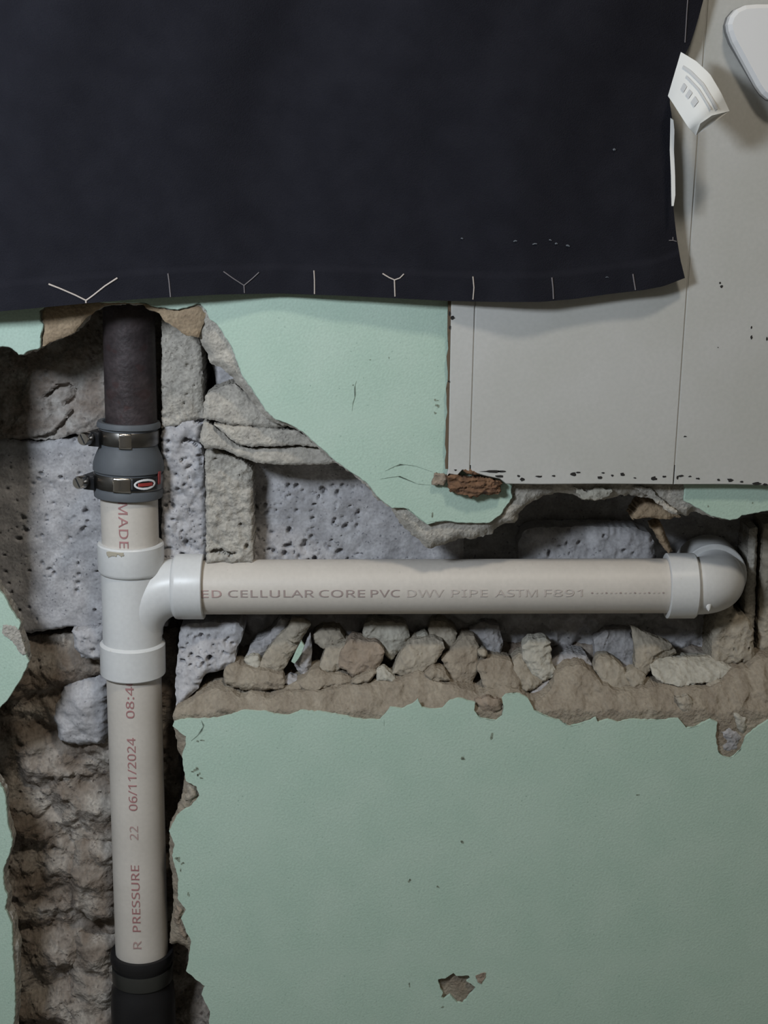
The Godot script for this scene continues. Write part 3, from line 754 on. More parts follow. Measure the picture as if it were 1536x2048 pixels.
func crack(line: Array, wide: float) -> ArrayMesh:
	var out := []
	var back := []
	for i in line.size():
		var e := 0.3 if i == 0 or i == line.size() - 1 else 1.0
		out.append([line[i][0] - wide * 1500 * e, line[i][1] - 0.4 * e])
		back.push_front([line[i][0] + wide * 1500 * e, line[i][1] + 0.4 * e])
	return flat_slab([jag(out + back, 0.3, 5, 77)], 0.0002, -0.001)

func smudges(spots: Array, z: float, sd: int) -> ArrayMesh:
	# little flecks of dirt lying on the paint
	var r := RandomNumberGenerator.new()
	r.seed = sd
	var polys := []
	for s in spots:
		for q in 3:
			var cx: float = s[0] + r.randf_range(-0.6, 0.6) * s[2]
			var cy: float = s[1] + r.randf_range(-0.6, 0.6) * s[3]
			var p := []
			for i in 9:
				var t := TAU * i / 9
				var k := r.randf_range(0.25, 0.6)
				p.append([cx + cos(t) * s[2] * k, cy + sin(t) * s[3] * k])
			polys.append(p)
	return flat_slab(polys, z, z - 0.0008)

func jag_but_seam(poly: Array, sd: int) -> Array:
	return jag(poly, 1.0, 6, sd)

func axis_pt(px: float, py: float, z: float) -> Vector3:
	return P(px, py, z)

func build_pipes():
	var zp := -0.042
	# ---- old iron pipe
	var ia := P(254, 480, -0.047)
	var ib := P(263, 858, -0.043)
	var ir := 0.0218
	var iron := obj("iron_pipe", lathe(ia, ib, [[ir - 0.004, 0], [ir, 0], [ir, 0.4], [ir + 0.0003, 0.7], [ir + 0.0002, 1.0], [0, 1.0]]), M.iron)
	tag(iron, "old dark iron pipe coming down from behind the plaster into the rubber coupling", "pipe")
	# ---- grey rubber coupling with two clamps
	var ca := P(257.5, 842, -0.043)
	var cb := P(257, 992, -0.041)
	var cp := thing("flexible_coupling", "grey rubber pipe coupling with two steel hose clamps below the iron pipe", "coupling", cb)
	obj("rubber_sleeve", lathe(ca, cb, [[0.0205, 0.03], [0.0225, 0.0], [0.0262, 0.0], [0.0272, 0.03], [0.0272, 0.07], [0.0248, 0.09], [0.0248, 0.32], [0.0256, 0.36], [0.0285, 0.46], [0.0302, 0.55], [0.0304, 0.64], [0.0290, 0.66], [0.0290, 0.88], [0.0298, 0.90], [0.0294, 0.99], [0.0285, 1.0], [0.0245, 1.0]]), M.rubber, cp)
	for c in [[0.105, 0.29, 0.0253, 0.0], [0.675, 0.865, 0.0295, 1.0]]:
		var t0: float = c[0]
		var t1: float = c[1]
		var r: float = c[2]
		var band := obj("clamp_band", lathe(ca, cb, [[r - 0.001, t0], [r, t0], [r + 0.0005, t0 + 0.012], [r + 0.0005, t1 - 0.012], [r, t1], [r - 0.001, t1]]), M.steel_dull, cp)
		tag(band, "steel hose clamp band")
		# the worm screw housing sits on the left of the band and its screw points forward
		var mid := ca.lerp(cb, (t0 + t1) / 2)
		var hc := mid + Vector3(-(r + 0.0008), 0, 0.011)
		var st := SurfaceTool.new()
		st.begin(Mesh.PRIMITIVE_TRIANGLES)
		var bx := BoxMesh.new()
		bx.size = Vector3(0.011, 0.0125, 0.017)
		st.append_from(bx, 0, Transform3D(Basis(Vector3.UP, deg_to_rad(-24)), hc + Vector3(0.002, 0, -0.004)))
		obj("screw_housing", st.commit(), M.black, band)
		var dirv := Vector3(-0.34, 0.10, 0.93).normalized()
		var s0 := hc + Vector3(-0.0015, 0, -0.006)
		var head := lathe(s0, s0 + dirv * 0.021, [[0, 0], [0.0044, 0], [0.0044, 0.55], [0.0056, 0.56], [0.0056, 0.93], [0.0048, 1.0], [0.0, 1.0]], 18)
		obj("clamp_screw", head, M.steel, band)
		var bs := basis_to(dirv)
		var sl := SurfaceTool.new()
		sl.begin(Mesh.PRIMITIVE_TRIANGLES)
		var sb := BoxMesh.new()
		sb.size = Vector3(0.0012, 0.0086, 0.001)
		sl.append_from(sb, 0, Transform3D(bs.rotated(dirv, 0.5), s0 + dirv * 0.0208))
		obj("screw_slot", sl.commit(), M.black, band)
	# smooth tail of each band that catches the light
	obj("clamp_tail", bent_patch(ca, cb, 0.0263, 238, 262, 0.105, 0.31), M.steel, cp)
	obj("clamp_tail", bent_patch(ca, cb, 0.0303, 226, 260, 0.675, 0.87), M.steel, cp)
	# printed sticker on the lower band
	var stick := obj("sticker", bent_patch(ca, cb, 0.0304, 261, 313, 0.675, 0.845), M.black, cp)
	tag(stick, "black sticker with a white oval ring and a red bar")
	obj("oval_ring", bent_oval(ca, cb, 0.0308, 267, 309, 0.69, 0.83, 0.62), M.sticker_white, stick)
	obj("red_bar", bent_patch(ca, cb, 0.0310, 275, 304, 0.742, 0.785), M.red, stick)
	obj("red_mark", bent_patch(ca, cb, 0.0306, 315, 320, 0.62, 0.79), M.red, stick)
	# ---- upper white pipe
	var ua := P(257.5, 975, -0.041)
	var ub := P(262, 1112, -0.041)
	var pr := 0.0247
	var up := obj("plastic_pipe", lathe(ua, ub, [[0, 0], [pr, 0], [pr, 1], [0, 1]]), M.pvc)
	tag(up, "short white plastic pipe with red letters MADE between rubber coupling and tee", "pipe")
	var ax := (ub - ua).normalized()
	var face := Vector3(0, 0, 1)
	face = (face - ax * face.dot(ax)).normalized()
	var q0 := P(250, 1005, -0.041 + pr)
	var lb := ua + ax * ((q0 - ua).dot(ax))
	var flen := P(250, 1005, 0).distance_to(P(250, 1098, 0)) * 1.0
	tag(obj("lettering", lettering("MADE", lb, ax, face.rotated(ax, 0.06), pr, 0.0078, flen), M.ink, up), "faded red print MADE")
	# ---- sanitary tee
	var ta := P(261.5, 1084, -0.041)
	var tb := P(266.5, 1350, -0.041)
	# rims seen from above: the hub's front rim lies lower in the picture than its middle
	var tee := thing("pipe_tee", "white plastic drain tee joining the upright pipes and the horizontal pipe", "pipe fitting", tb)
	var hr := 0.0288
	var br := 0.0262
	obj("tee_body", lathe(ta, tb, [[br, 0.1], [br, 0.2], [br - 0.0002, 0.5], [br, 0.9]]), M.fitting, tee)
	var hub_prof := [[0.0247, 0.0], [hr - 0.001, 0.0], [hr, 0.01]]
	obj("tee_hub", lathe(ta, tb, hub_prof + [[hr, 0.19], [hr - 0.0006, 0.205], [hr - 0.0014, 0.215], [br - 0.0006, 0.222]]), M.fitting, tee)
	obj("tee_hub", lathe(ta, tb, [[br - 0.0006, 0.735], [hr - 0.001, 0.745], [hr, 0.755], [hr, 0.975], [hr - 0.001, 0.985], [0.0247, 0.985]]), M.fitting, tee)
	obj("dirt_stain", bent_grid(ta, tb, hr + 0.0003, 214, 248, 0.015, 0.085, func(u, v): return noise.get_noise_2d(u * 0.05, v * 0.02 + 3.0) + 0.28 - absf(u - 0.45) * 0.7 - v * 0.45 > 0.0, 34, 22), M.stain, tee)
	var hy := 1173.0
	var bc := P(362, hy, zp)
	var arc := []
	var rad := []
	# the branch sweeps from the upright body up and over to the horizontal
	var p_end := bc
	var R := 0.0425
	for k in 13:
		var t := deg_to_rad(90.0 - 90.0 * k / 12.0)
		arc.append(p_end + Vector3(-R * sin(t), -R * (1.0 - cos(t)), 0))
		rad.append(0.0250 - 0.0 * k)
	arc.append(p_end + Vector3(0.008, 0, 0))
	rad.append(0.0250)
	obj("tee_branch", tube(arc, rad, 48, false), M.fitting, tee)
	var h0 := P(347, hy, zp)
	var h1 := P(409, hy, zp)
	obj("tee_hub", lathe(h0, h1, [[0.0250, 0.0], [0.0262, 0.02], [0.0282, 0.08], [hr, 0.16], [hr, 0.975], [hr - 0.0008, 1.0], [0.0246, 1.0]]), M.fitting, tee)
	# ---- horizontal pipe
	var ha := P(400, 1174, zp)
	var hb := P(1345, 1171.5, zp)
	var hpr := 0.0241
	var hp := obj("plastic_pipe", lathe(ha, hb, [[0, 0], [hpr, 0], [hpr, 1], [0, 1]], 72), M.pvc)
	tag(hp, "long horizontal white plastic pipe with faded CELLULAR CORE print along it", "pipe")
	var hx := (hb - ha).normalized()
	var hf := Vector3(0, sin(deg_to_rad(2.5)), cos(deg_to_rad(2.5)))
	hf = (hf - hx * hf.dot(hx)).normalized()
	for s in [["ED", 403, 443, "ink_soft"], ["CELLULAR", 456, 628, "ink_grey"], ["CORE", 638, 730, "ink_grey"], ["PVC", 741, 800, "ink_grey"], ["DWV", 814, 888, "ink_faint"], ["PIPE", 902, 975, "ink_faint"], ["ASTM", 990, 1075, "ink_faint"], ["F891", 1088, 1165, "ink_faint"]]:
		var x0 := P(s[1], 1190, zp + hpr)
		var x1 := P(s[2], 1190, zp + hpr)
		var b0 := ha + hx * (x0 - ha).dot(hx)
		tag(obj("lettering", lettering(s[0], b0, hx, hf, hpr, 0.0063, x1.x - x0.x), M[s[3]], hp), "faded print on the pipe")
	# the last words have worn down to a row of dots
	for k in 16:
		var px := 1182.0 + k * 9.5
		var x0 := P(px, 1190, zp + hpr)
		var b0 := ha + hx * (x0 - ha).dot(hx)
		obj("print_dot", lettering(".", b0, hx, hf, hpr, 0.0011, 0.0017), M.ink_faint if k % 3 else M.ink_grey, hp)
	# ---- elbow
	var e0 := P(1332, 1171.5, zp)
	var e1 := P(1391, 1171.3, zp)
	var ec := P(1441, 1171, zp)
	var elbow := thing("pipe_elbow", "white plastic elbow turning the horizontal pipe into the wall", "pipe fitting", ec)
	obj("elbow_hub", lathe(e0, e1, [[0.0242, 0.0], [hr - 0.0008, 0.0], [hr, 0.02], [hr, 0.92], [hr - 0.001, 0.97], [hr - 0.0026, 1.0], [0.0240, 1.02]]), M.fitting, elbow)
	var bend := []
	var brad := []
	var RB: float = ec.x - e1.x
	bend.append(e1 - Vector3(0.004, 0, 0)); brad.append(0.0252)
	for k in 17:
		var t := deg_to_rad(90.0 * k / 16.0)
		bend.append(e1 + Vector3(RB * sin(t), 0, -RB * (1.0 - cos(t)))); brad.append(0.0254)
	bend.append(bend[-1] + Vector3(0, 0, -0.03)); brad.append(0.0254)
	obj("elbow_bend", tube(bend, brad, 56, true), M.fitting, elbow)
	var k0: Vector3 = e1 + Vector3(RB, 0, -RB - 0.006)
	obj("elbow_hub", lathe(k0, k0 + Vector3(0, 0, -0.034), [[0.0250, 0.0], [hr + 0.0004, 0.0], [hr + 0.0012, 0.03], [hr + 0.0012, 1.0], [0.024, 1.0]]), M.fitting, elbow)
	var nub := P(1417, 1208, zp + 0.021)
	obj("moulding_nub", lathe(nub + Vector3(0, 0.004, -0.004), nub + Vector3(0, -0.006, 0.0025), [[0, 0], [0.0024, 0.1], [0.0030, 0.5], [0.0016, 0.85], [0, 1.0]], 16), M.fitting, elbow)
	# ---- lower white pipe
	var la := P(267, 1318, -0.041)
	var lbt := P(284.5, 1925, -0.038)
	var lr := 0.0243
	var lp := obj("plastic_pipe", lathe(la, lbt, [[0, 0], [lr, 0], [lr, 1], [0, 1]], 72), M.pvc)
	tag(lp, "long upright white plastic pipe with a printed date between tee and black rubber boot", "pipe")
	var lx := (la - lbt).normalized()
	var lf := Vector3(0, 0, 1)
	lf = (lf - lx * lf.dot(lx)).normalized()
	for s in [["08:40P", 1437, 1338, "ink"], ["06/11/2024", 1621, 1476, "ink"], ["22", 1679, 1652, "ink_soft"], ["PRESSURE", 1862, 1730, "ink"], ["R", 1896, 1880, "ink_soft"]]:
		var c0 := P(273, s[1], -0.040 + lr)
		var c1 := P(273, s[2], -0.040 + lr)
		var b0 := lbt + lx * (c0 - lbt).dot(lx)
		tag(obj("lettering", lettering(s[0], b0, lx, lf.rotated(lx, 0.0), lr, 0.0074, (c1 - c0).dot(lx)), M[s[3]], lp), "faded red print on the pipe")
	# ---- black rubber boot at the bottom
	var ba := P(284, 1900, -0.038)
	var bb := P(290, 2160, -0.036)
	var boot := thing("rubber_boot", "black rubber boot clamped on the foot of the upright white pipe", "coupling", bb)
	obj("rubber_sleeve", lathe(ba, bb, [[0.0240, 0.03], [0.0250, 0.0], [0.0285, 0.0], [0.0294, 0.02], [0.0294, 0.06], [0.0272, 0.085], [0.0268, 0.24], [0.0290, 0.27], [0.0300, 0.40], [0.0300, 1.0]]), M.black_rubber, boot)
	obj("clamp_band", lathe(ba, bb, [[0.0268, 0.105], [0.0280, 0.105], [0.0282, 0.11], [0.0282, 0.205], [0.0280, 0.21], [0.0268, 0.21]]), plain(Color(0.30, 0.30, 0.29), 0.45, 0.8), boot)

func bent_grid(a: Vector3, b: Vector3, r: float, x0: float, x1: float, t0: float, t1: float, keep: Callable, nu := 14, nv := 6) -> ArrayMesh:
	# a thin patch on the cylinder around the axis ab, from photo column x0 to x1 and from share t0 to t1 of the axis; KEEP(u, v) says which cells stay
	var st := SurfaceTool.new()
	st.begin(Mesh.PRIMITIVE_TRIANGLES)
	st.set_smooth_group(0)
	var ax := (b - a).normalized()
	var fz := (Vector3.BACK - ax * ax.dot(Vector3.BACK)).normalized()
	var fx := ax.cross(fz) * -1.0
	if fx.x < 0: fx = -fx
	var c := a.lerp(b, (t0 + t1) / 2)
	var yy: float = 0.0
	var toc := CAM - c
	# columns are turned into angles by looking at the cylinder from the camera
	var cpx: float = 768.0 + (c.x - CAM.x) / (c - CAM).dot(fwd) * F
	var sc := (c - CAM).dot(fwd) / F
	var th0 := asin(clampf((x0 - cpx) * sc / r, -0.99, 0.99))
	var th1 := asin(clampf((x1 - cpx) * sc / r, -0.99, 0.99))
	var look := atan2(toc.x, toc.z)
	for i in nu:
		for j in nv:
			if not keep.call((i + 0.5) / nu, (j + 0.5) / nv): continue
			var q := []
			for s in [[0, 0], [1, 0], [1, 1], [0, 1]]:
				var th: float = lerpf(th0, th1, float(i + s[0]) / nu) + look
				var t: float = lerpf(t0, t1, float(j + s[1]) / nv)
				q.append(a.lerp(b, t) + (fx * sin(th) + fz * cos(th)) * r)
			quad(st, q[0], q[1], q[2], q[3])
			var o := []
			for p in q:
				var axp: Vector3 = a + ax * (p - a).dot(ax)
				o.append(axp + (p - axp) * ((r - 0.0008) / r))
			quad(st, o[0], o[3], o[2], o[1])
			for e in 4: quad(st, q[e], o[e], o[(e + 1) % 4], q[(e + 1) % 4])
	st.generate_normals()
	return st.commit()

func bent_patch(a: Vector3, b: Vector3, r: float, x0: float, x1: float, t0: float, t1: float) -> ArrayMesh:
	return bent_grid(a, b, r, x0, x1, t0, t1, func(_u, _v): return true)

func bent_oval(a: Vector3, b: Vector3, r: float, x0: float, x1: float, t0: float, t1: float, hole: float) -> ArrayMesh:
	return bent_grid(a, b, r, x0, x1, t0, t1, func(u, v):
		var d := Vector2(u * 2 - 1, v * 2 - 1)
		var inner := Vector2(d.x / 0.84, d.y / hole)
		return d.length() < 1.0 and inner.length() > 1.0, 64, 40)

# ---------------------------------------------------------------- grey board panel, rotten at its foot
func build_panel():
	var zf := 0.0105
	var zb := 0.0032
	var panel := thing("board_panel", "grey painted board panel with vertical grooves fixed over the green plaster", "panel", P(1200, 968, zf))
	var gx := [[903.0, -0.018, 586.0], [951.0, -0.030, 600.0], [1415.0, -0.0702, 0.0]]
	var ed := func(k: int, y: float) -> float: return gx[k][0] + gx[k][1] * (y - gx[k][2])
	var top := -1500.0
	var b1 := [[ed.call(0, top), top], [ed.call(1, top) - 1, top], [ed.call(1, 945) - 1, 938], [ed.call(1, 955) - 1, 946], [925, 940], [915, 951], [899, 948], [894, 952], [ed.call(0, 940), 940]]
	var b2 := [[ed.call(1, top) + 1, top], [ed.call(2, top) - 1, top], [ed.call(2, 968) - 1, 969], [1200, 968], [1080, 969], [1012, 968], [1000, 958], [975, 953], [960, 949], [ed.call(1, 944) + 1, 944]]
	var b3 := [[ed.call(2, top) + 1, top], [2400, top], [2400, 975], [1536, 971], [1450, 969], [ed.call(2, 968) + 1, 969]]
	for b in [b1, b2, b3]:
		obj("board", flat_slab([b], zf, zb, 0.0007), M.panel, panel)
	for k in [1, 2]:
		obj("groove", flat_slab([[[ed.call(k, top) - 4, top], [ed.call(k, top) + 4, top], [ed.call(k, 930) + 4, 930], [ed.call(k, 930) - 4, 930]]], zf - 0.0011, zb), M.panel, panel)
	# raw brown edge of the panel's left side
	var eb := []
	for k in 24:
		var y := 570.0 + k * 16.0
		eb.append([ed.call(0, y) - 0.5 , y])
	var rr := RandomNumberGenerator.new()
	rr.seed = 5
	for k in 24:
		var y := 938.0 - k * 16.0
		eb.append([ed.call(0, y) - rr.randf_range(3.5, 7.5), y])
	obj("raw_edge", flat_slab([eb], zf - 0.004, zb), M.wood_edge, panel)
	# rotten corner
	var rot := obj("rotten_wood", rough_slab(jag([[892, 953], [912, 949], [926, 955], [961, 956], [985, 960], [1006, 966], [1000, 972], [1002, 986], [985, 991], [962, 989], [955, 996], [948, 992], [942, 999], [936, 990], [915, 990], [900, 985]], 2, 5, 61), 0.0112, 0.0105, 0.003, {"seed": 61, "cell": 0.0007, "amp": 0.0032, "freq": 150.0, "facet": 0.0016, "facet_freq": 220.0, "stretch": 0.22, "round": 0.0012, "levels": 2}), M.rot, panel)
	tag(rot, "orange brown rotten wood at the foot of the panel")
	obj("rotten_strip", rough_slab(jag([[924, 939], [938, 938], [954, 943], [962, 950], [950, 950], [930, 946]], 1.5, 4, 62), 0.0112, 0.0112, 0.004, {"seed": 62, "cell": 0.0008, "amp": 0.0015, "round": 0.0008, "levels": 2}), M.rot, panel)
	obj("bare_strip", rough_slab(jag([[868, 947], [889, 947], [893, 958], [888, 970], [864, 970]], 1.5, 5, 63), 0.0062, 0.0062, 0.0032, {"seed": 63, "cell": 0.001, "amp": 0.0006, "round": 0.0006, "levels": 1}), M.stone_brown, panel)
	# black flecks of lost paint along the foot and on the boards
	var st := SurfaceTool.new()
	st.begin(Mesh.PRIMITIVE_TRIANGLES)
	st.set_smooth_group(-1)
	var r := RandomNumberGenerator.new()
	r.seed = 66
	var spots := [[911, 940, 3, 1.5], [985, 943, 22, 2.5], [1003, 943, 8, 2], [998, 953, 9, 3], [1045, 959, 5, 3.5], [1037, 952, 3, 2], [1078, 953, 7, 2], [1108, 952, 4, 2], [1147, 949, 6, 4], [1156, 945, 5, 1.5], [1200, 955, 5, 3], [1206, 946, 3, 1.5], [1225, 951, 3, 2], [1245, 949, 5, 3.5], [1270, 956, 3, 1.5], [1308, 957, 6, 4], [1328, 953, 4, 2], [1355, 955, 2, 4], [1362, 952, 6, 2], [1380, 953, 4, 1.5], [1396, 957, 4, 2], [1437, 960, 4, 2], [1460, 960, 6, 3.5], [1484, 964, 4, 2], [1514, 967, 8, 3], [1530, 969, 5, 3], [1443, 573, 3, 3], [1440, 566, 2, 2], [1503, 655, 1.5, 3], [1503, 675, 2, 4], [1534, 678, 2, 4], [1370, 873, 3, 1.5], [1436, 695, 1, 1], [905, 636, 5, 4], [899, 628, 2, 5], [900, 655, 2, 4], [898, 763, 2, 2]]
	for s in spots:
		var c := P(s[0], s[1], zf + 0.0003)
		var sc := px_size(s[1], zf)
		var ring := []
		var n := 10
		for i in n:
			var t := TAU * i / n
			var q := r.randf_range(0.65, 1.25)
			ring.append(c + Vector3(cos(t) * s[2] * sc * q, sin(t) * s[3] * sc * q, 0))
		for i in n:
			var p1: Vector3 = ring[i]
			var p2: Vector3 = ring[(i + 1) % n]
			tri(st, c, p2, p1)
			quad(st, p1, p2, p2 - Vector3(0, 0, 0.0008), p1 - Vector3(0, 0, 0.0008))
	st.generate_normals()
	tag(obj("paint_flecks", st.commit(), M.mould, panel), "black flecks along the foot of the panel", "", "", "stuff")
	# ---- white moulded housing at the upper right
	var hz := 0.026
	var out := []
	for p in [[1459, 62], [1457, 48], [1462, 32], [1474, 18], [1492, 10], [1515, 8], [1900, 8], [1900, 205], [1600, 205], [1556, 203], [1538, 198], [1526, 188], [1516, 174], [1467, 84]]: out.append(p)
	var hs := thing("plastic_housing", "white moulded plastic housing with rounded corners mounted on the grey panel", "box", P(1520, 200, 0.02))
	obj("front_cover", flat_slab([out], hz, 0.0145, 0.003), M.white_plastic, hs)
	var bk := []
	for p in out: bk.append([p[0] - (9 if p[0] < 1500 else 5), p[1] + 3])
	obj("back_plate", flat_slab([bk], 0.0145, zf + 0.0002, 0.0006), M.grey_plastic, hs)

# ---------------------------------------------------------------- the dark cloth
var HEM := [[-400, 650], [0, 623], [170, 607], [280, 598], [440, 589], [560, 587], [700, 592], [800, 597], [900, 602], [1000, 604], [1080, 604], [1150, 598], [1220, 588], [1290, 580], [1330, 572], [1371, 556]]
var HEM_Z := [[-400, 0.034], [0, 0.030], [180, 0.026], [400, 0.017], [560, 0.0110], [700, 0.0135], [860, 0.021], [960, 0.025], [1060, 0.030], [1160, 0.028], [1290, 0.026], [1371, 0.021]]
var CLOTH_R := [[-2000, 1520], [-200, 1440], [0, 1407], [60, 1390], [106, 1374], [140, 1352], [188, 1337], [242, 1345], [285, 1342], [340, 1345], [409, 1346], [472, 1353], [520, 1361], [556, 1370]]

func cloth_pt(u: float, v: float, back: float) -> Vector3:
	var px0 := lerpf(-400, 1371, u)
	var y_hem := lerpf(650, 623, (px0 + 400) / 400.0) if px0 < 0 else table_lin(HEM, px0)
	var py := lerpf(y_hem, -1500, v)
	var xr := table_lin(CLOTH_R, py)
	var px := lerpf(-400, xr, u)
	var z := table(HEM_Z, px0)
	z = lerpf(z, 0.04 + 0.012 * sin(px0 * 0.008) + 0.006 * sin(px0 * 0.017 + py * 0.004), smoothstep(0.0, 0.35, v))
	z += 0.0016 * sin(px0 * 0.02) * (1.0 - v)
	if v < 0.026: z += 0.0012
	return P(px, py, z - back)

func table_lin(t: Array, x: float) -> float:
	if x <= t[0][0]: return t[0][1]
	for i in t.size() - 1:
		if x <= t[i + 1][0]: return lerpf(t[i][1], t[i + 1][1], (x - t[i][0]) / (t[i + 1][0] - t[i][0]))
	return t[-1][1]

func cloth_at(px: float, py: float, lift: float) -> Vector3:
	# a point on the cloth's face that shows at this pixel
	var u := (px + 400.0) / (table_lin(CLOTH_R, py) + 400.0)
	var yh := table_lin(HEM, lerpf(-400, 1371, u))
	var v := clampf((yh - py) / (yh + 1500.0), 0, 1)
	var p := cloth_pt(u, v, 0)
	return P(px, py, p.z + lift)

func build_cloth():
	var cl := thing("hanging_cloth", "dark navy cloth with white hem stitches hanging over the top of the wall", "cloth", P(700, 592, 0.02))
	var st := SurfaceTool.new()
	st.begin(Mesh.PRIMITIVE_TRIANGLES)
	var nu := 150
	var vs := []
	for k in 14: vs.append(0.0013 * k)
	vs.append_array([0.0215, 0.0245, 0.0262, 0.03])
	for k in 60: vs.append(0.035 + (1.0 - 0.035) * pow(k / 59.0, 1.3))
	var th := 0.0022
	var front := []
	var back := []
	for v in vs:
		var rf := []
		var rb := []
		for i in nu + 1:
			rf.append(cloth_pt(float(i) / nu, v, 0.0))
			rb.append(cloth_pt(float(i) / nu, v, th))
		front.append(rf)
		back.append(rb)
	st.set_smooth_group(0)
	for j in vs.size() - 1:
		for i in nu:
			quad(st, front[j][i], front[j + 1][i], front[j + 1][i + 1], front[j][i + 1])
	st.set_smooth_group(1)
	for j in vs.size() - 1:
		for i in nu:
			quad(st, back[j][i], back[j][i + 1], back[j + 1][i + 1], back[j + 1][i])
	st.set_smooth_group(2)
	for i in nu: quad(st, front[0][i], front[0][i + 1], back[0][i + 1], back[0][i])
	for j in vs.size() - 1:
		quad(st, front[j][nu], front[j + 1][nu], back[j + 1][nu], back[j][nu])
		quad(st, front[j][0], back[j][0], back[j + 1][0], front[j + 1][0])
	st.generate_normals()
	obj("fabric", st.commit(), M.cloth, cl)
	# stitches of white thread along the hem
	var stitches := [
		[[[97, 568], [120, 577], [150, 590], [172, 601]], [[235, 556], [210, 572], [186, 591], [172, 601]], [[172, 601], [172, 606]], "thread", 3.2],
		[[[336, 547], [338, 562], [341, 594]], "thread_dim", 2.6],
		[[[447, 543], [465, 556], [488, 571]], [[518, 545], [505, 557], [488, 571]], [[488, 571], [489, 586]], "thread_dim", 2.2],
		[[[628, 541], [629, 560], [629, 588]], "thread", 2.4],
		[[[765, 547], [778, 555], [789, 560]], [[808, 548], [800, 556], [789, 560]], [[789, 560], [790, 593]], "thread", 2.6],
		[[[946, 553], [948, 575], [946, 599]], "thread", 2.4],
		[[[1104, 555], [1106, 575], [1107, 598]], "thread_dim", 2.8],
		[[[1266, 548], [1268, 562], [1271, 580]], "thread_dim", 2.8],
		[[[1338, 481], [1346, 481], [1353, 483]], [[1346, 474], [1346, 481]], "thread_dim", 2.0],
		[[[1377, -20], [1374, 20], [1370, 85]], "thread_dim", 2.2]]
	for s in stitches:
		var m: String = s[-2]
		var wpx: float = s[-1]
		var g := SurfaceTool.new()
		g.begin(Mesh.PRIMITIVE_TRIANGLES)
		for k in s.size() - 2:
			var pts := []
			var rad := []
			for q in s[k]:
				pts.append(cloth_at(q[0], q[1], 0.0004))
				rad.append(wpx * 0.5 * 0.00040)
			rad[0] *= 1.15
			tube_into(g, pts, rad, 8, true)
		g.generate_normals()
		tag(obj("stitch", g.commit(), M[m], cl), "white thread stitch")
	var r := RandomNumberGenerator.new()
	r.seed = 3
	for s in [[1226, 300, 5, 5], [922, 477, 4, 3], [1027, 483, 7, 3], [1065, 489, 9, 3], [1098, 480, 5, 3], [1110, 488, 5, 4], [1132, 491, 7, 4], [1211, 555, 6, 2]]:
		var c := cloth_at(s[0], s[1], 0.0004)
		var e := cloth_at(s[0] + s[2], s[1] + r.randf_range(-2, 2), 0.0004)
		obj("lint_speck", tube([c, c.lerp(e, 0.5) + Vector3(0, 0.0004, 0.0002), e], [0.0002 * s[3] * 0.7, 0.0002 * s[3], 0.0002 * s[3] * 0.7], 8), M.lint, cl)
	# white care label sewn into the side seam
	var n := 16
	var lab := SurfaceTool.new()
	lab.begin(Mesh.PRIMITIVE_TRIANGLES)
	lab.set_smooth_group(0)
	var top := [[0.0, 1362, 104], [0.25, 1392, 122], [0.55, 1420, 148], [0.8, 1442, 185], [1.0, 1459, 222]]
	var bot := [[0.0, 1336, 192], [0.2, 1344, 204], [0.5, 1358, 226], [0.8, 1376, 254], [1.0, 1392, 271]]
	var face := []
	for i in n + 1:
		var u := float(i) / n
		var row := []
		var a := Vector2(lab_at(top, u, 1), lab_at(top, u, 2))
		var b := Vector2(lab_at(bot, u, 1), lab_at(bot, u, 2))
		for j in n + 1:
			var v := float(j) / n
			var q := a.lerp(b, v)
			var z := 0.040 + 0.022 * sin(u * 1.5) + 0.007 * sin(v * PI) * u - 0.006 * smoothstep(0.8, 1.0, u)
			row.append(P(q.x, q.y, z))
		face.append(row)
	for i in n:
		for j in n: quad(lab, face[i][j], face[i + 1][j], face[i + 1][j + 1], face[i][j + 1])
	lab.set_smooth_group(1)
	var o := Vector3(0, 0, -0.0006)
	for i in n:
		for j in n: quad(lab, face[i][j] + o, face[i][j + 1] + o, face[i + 1][j + 1] + o, face[i + 1][j] + o)
	for i in n:
		quad(lab, face[i][0], face[i][0] + o, face[i + 1][0] + o, face[i + 1][0])
		quad(lab, face[i][n], face[i + 1][n], face[i + 1][n] + o, face[i][n] + o)
		quad(lab, face[n][i], face[n][i] + o, face[n][i + 1] + o, face[n][i + 1])
	lab.generate_normals()
	var care := obj("care_label", lab.commit(), M.white_cloth, cl)
	tag(care, "white care label with faint grey print, sticking out of the seam")
	# its folded-over end
	var fold := SurfaceTool.new()
	fold.begin(Mesh.PRIMITIVE_TRIANGLES)
	var fa := P(1459, 222, 0.0562)
	var fb := P(1392, 271, 0.0562)
	var fc := P(1424, 231, 0.0700)
	var fd := P(1401, 247, 0.0690)
	for off in [Vector3.ZERO, Vector3(0, 0, -0.0006)]:
		tri(fold, fa + off, fd + off, fb + off)
		tri(fold, fa + off, fc + off, fd + off)
	fold.generate_normals()
	obj("folded_end", fold.commit(), M.white_cloth, care)
	# grey print: two lines of text too small to read and a row of washing symbols
	for s in [[0.10, 0.22, 0.90, 0.28], [0.22, 0.36, 0.85, 0.40]]:
		obj("print_line", label_patch(top, bot, s), M.print_grey, care)
	for k in 3:
		obj("print_symbol", label_patch(top, bot, [0.24 + 0.16 * k, 0.52, 0.33 + 0.16 * k, 0.66]), M.print_grey, care)
	# pale lining showing along the side edge
	var lin := []
	for y in [236, 260, 300, 350, 390, 412]: lin.append([table_lin(CLOTH_R, y) - 3, y])
	for y in [412, 390, 350, 300, 260, 240]: lin.append([table_lin(CLOTH_R, y) + (1 if y > 405 else (5 if y > 250 else 2)), y])
	obj("lining_edge", flat_slab([lin], 0.0375, 0.0367), M.white_cloth, cl)

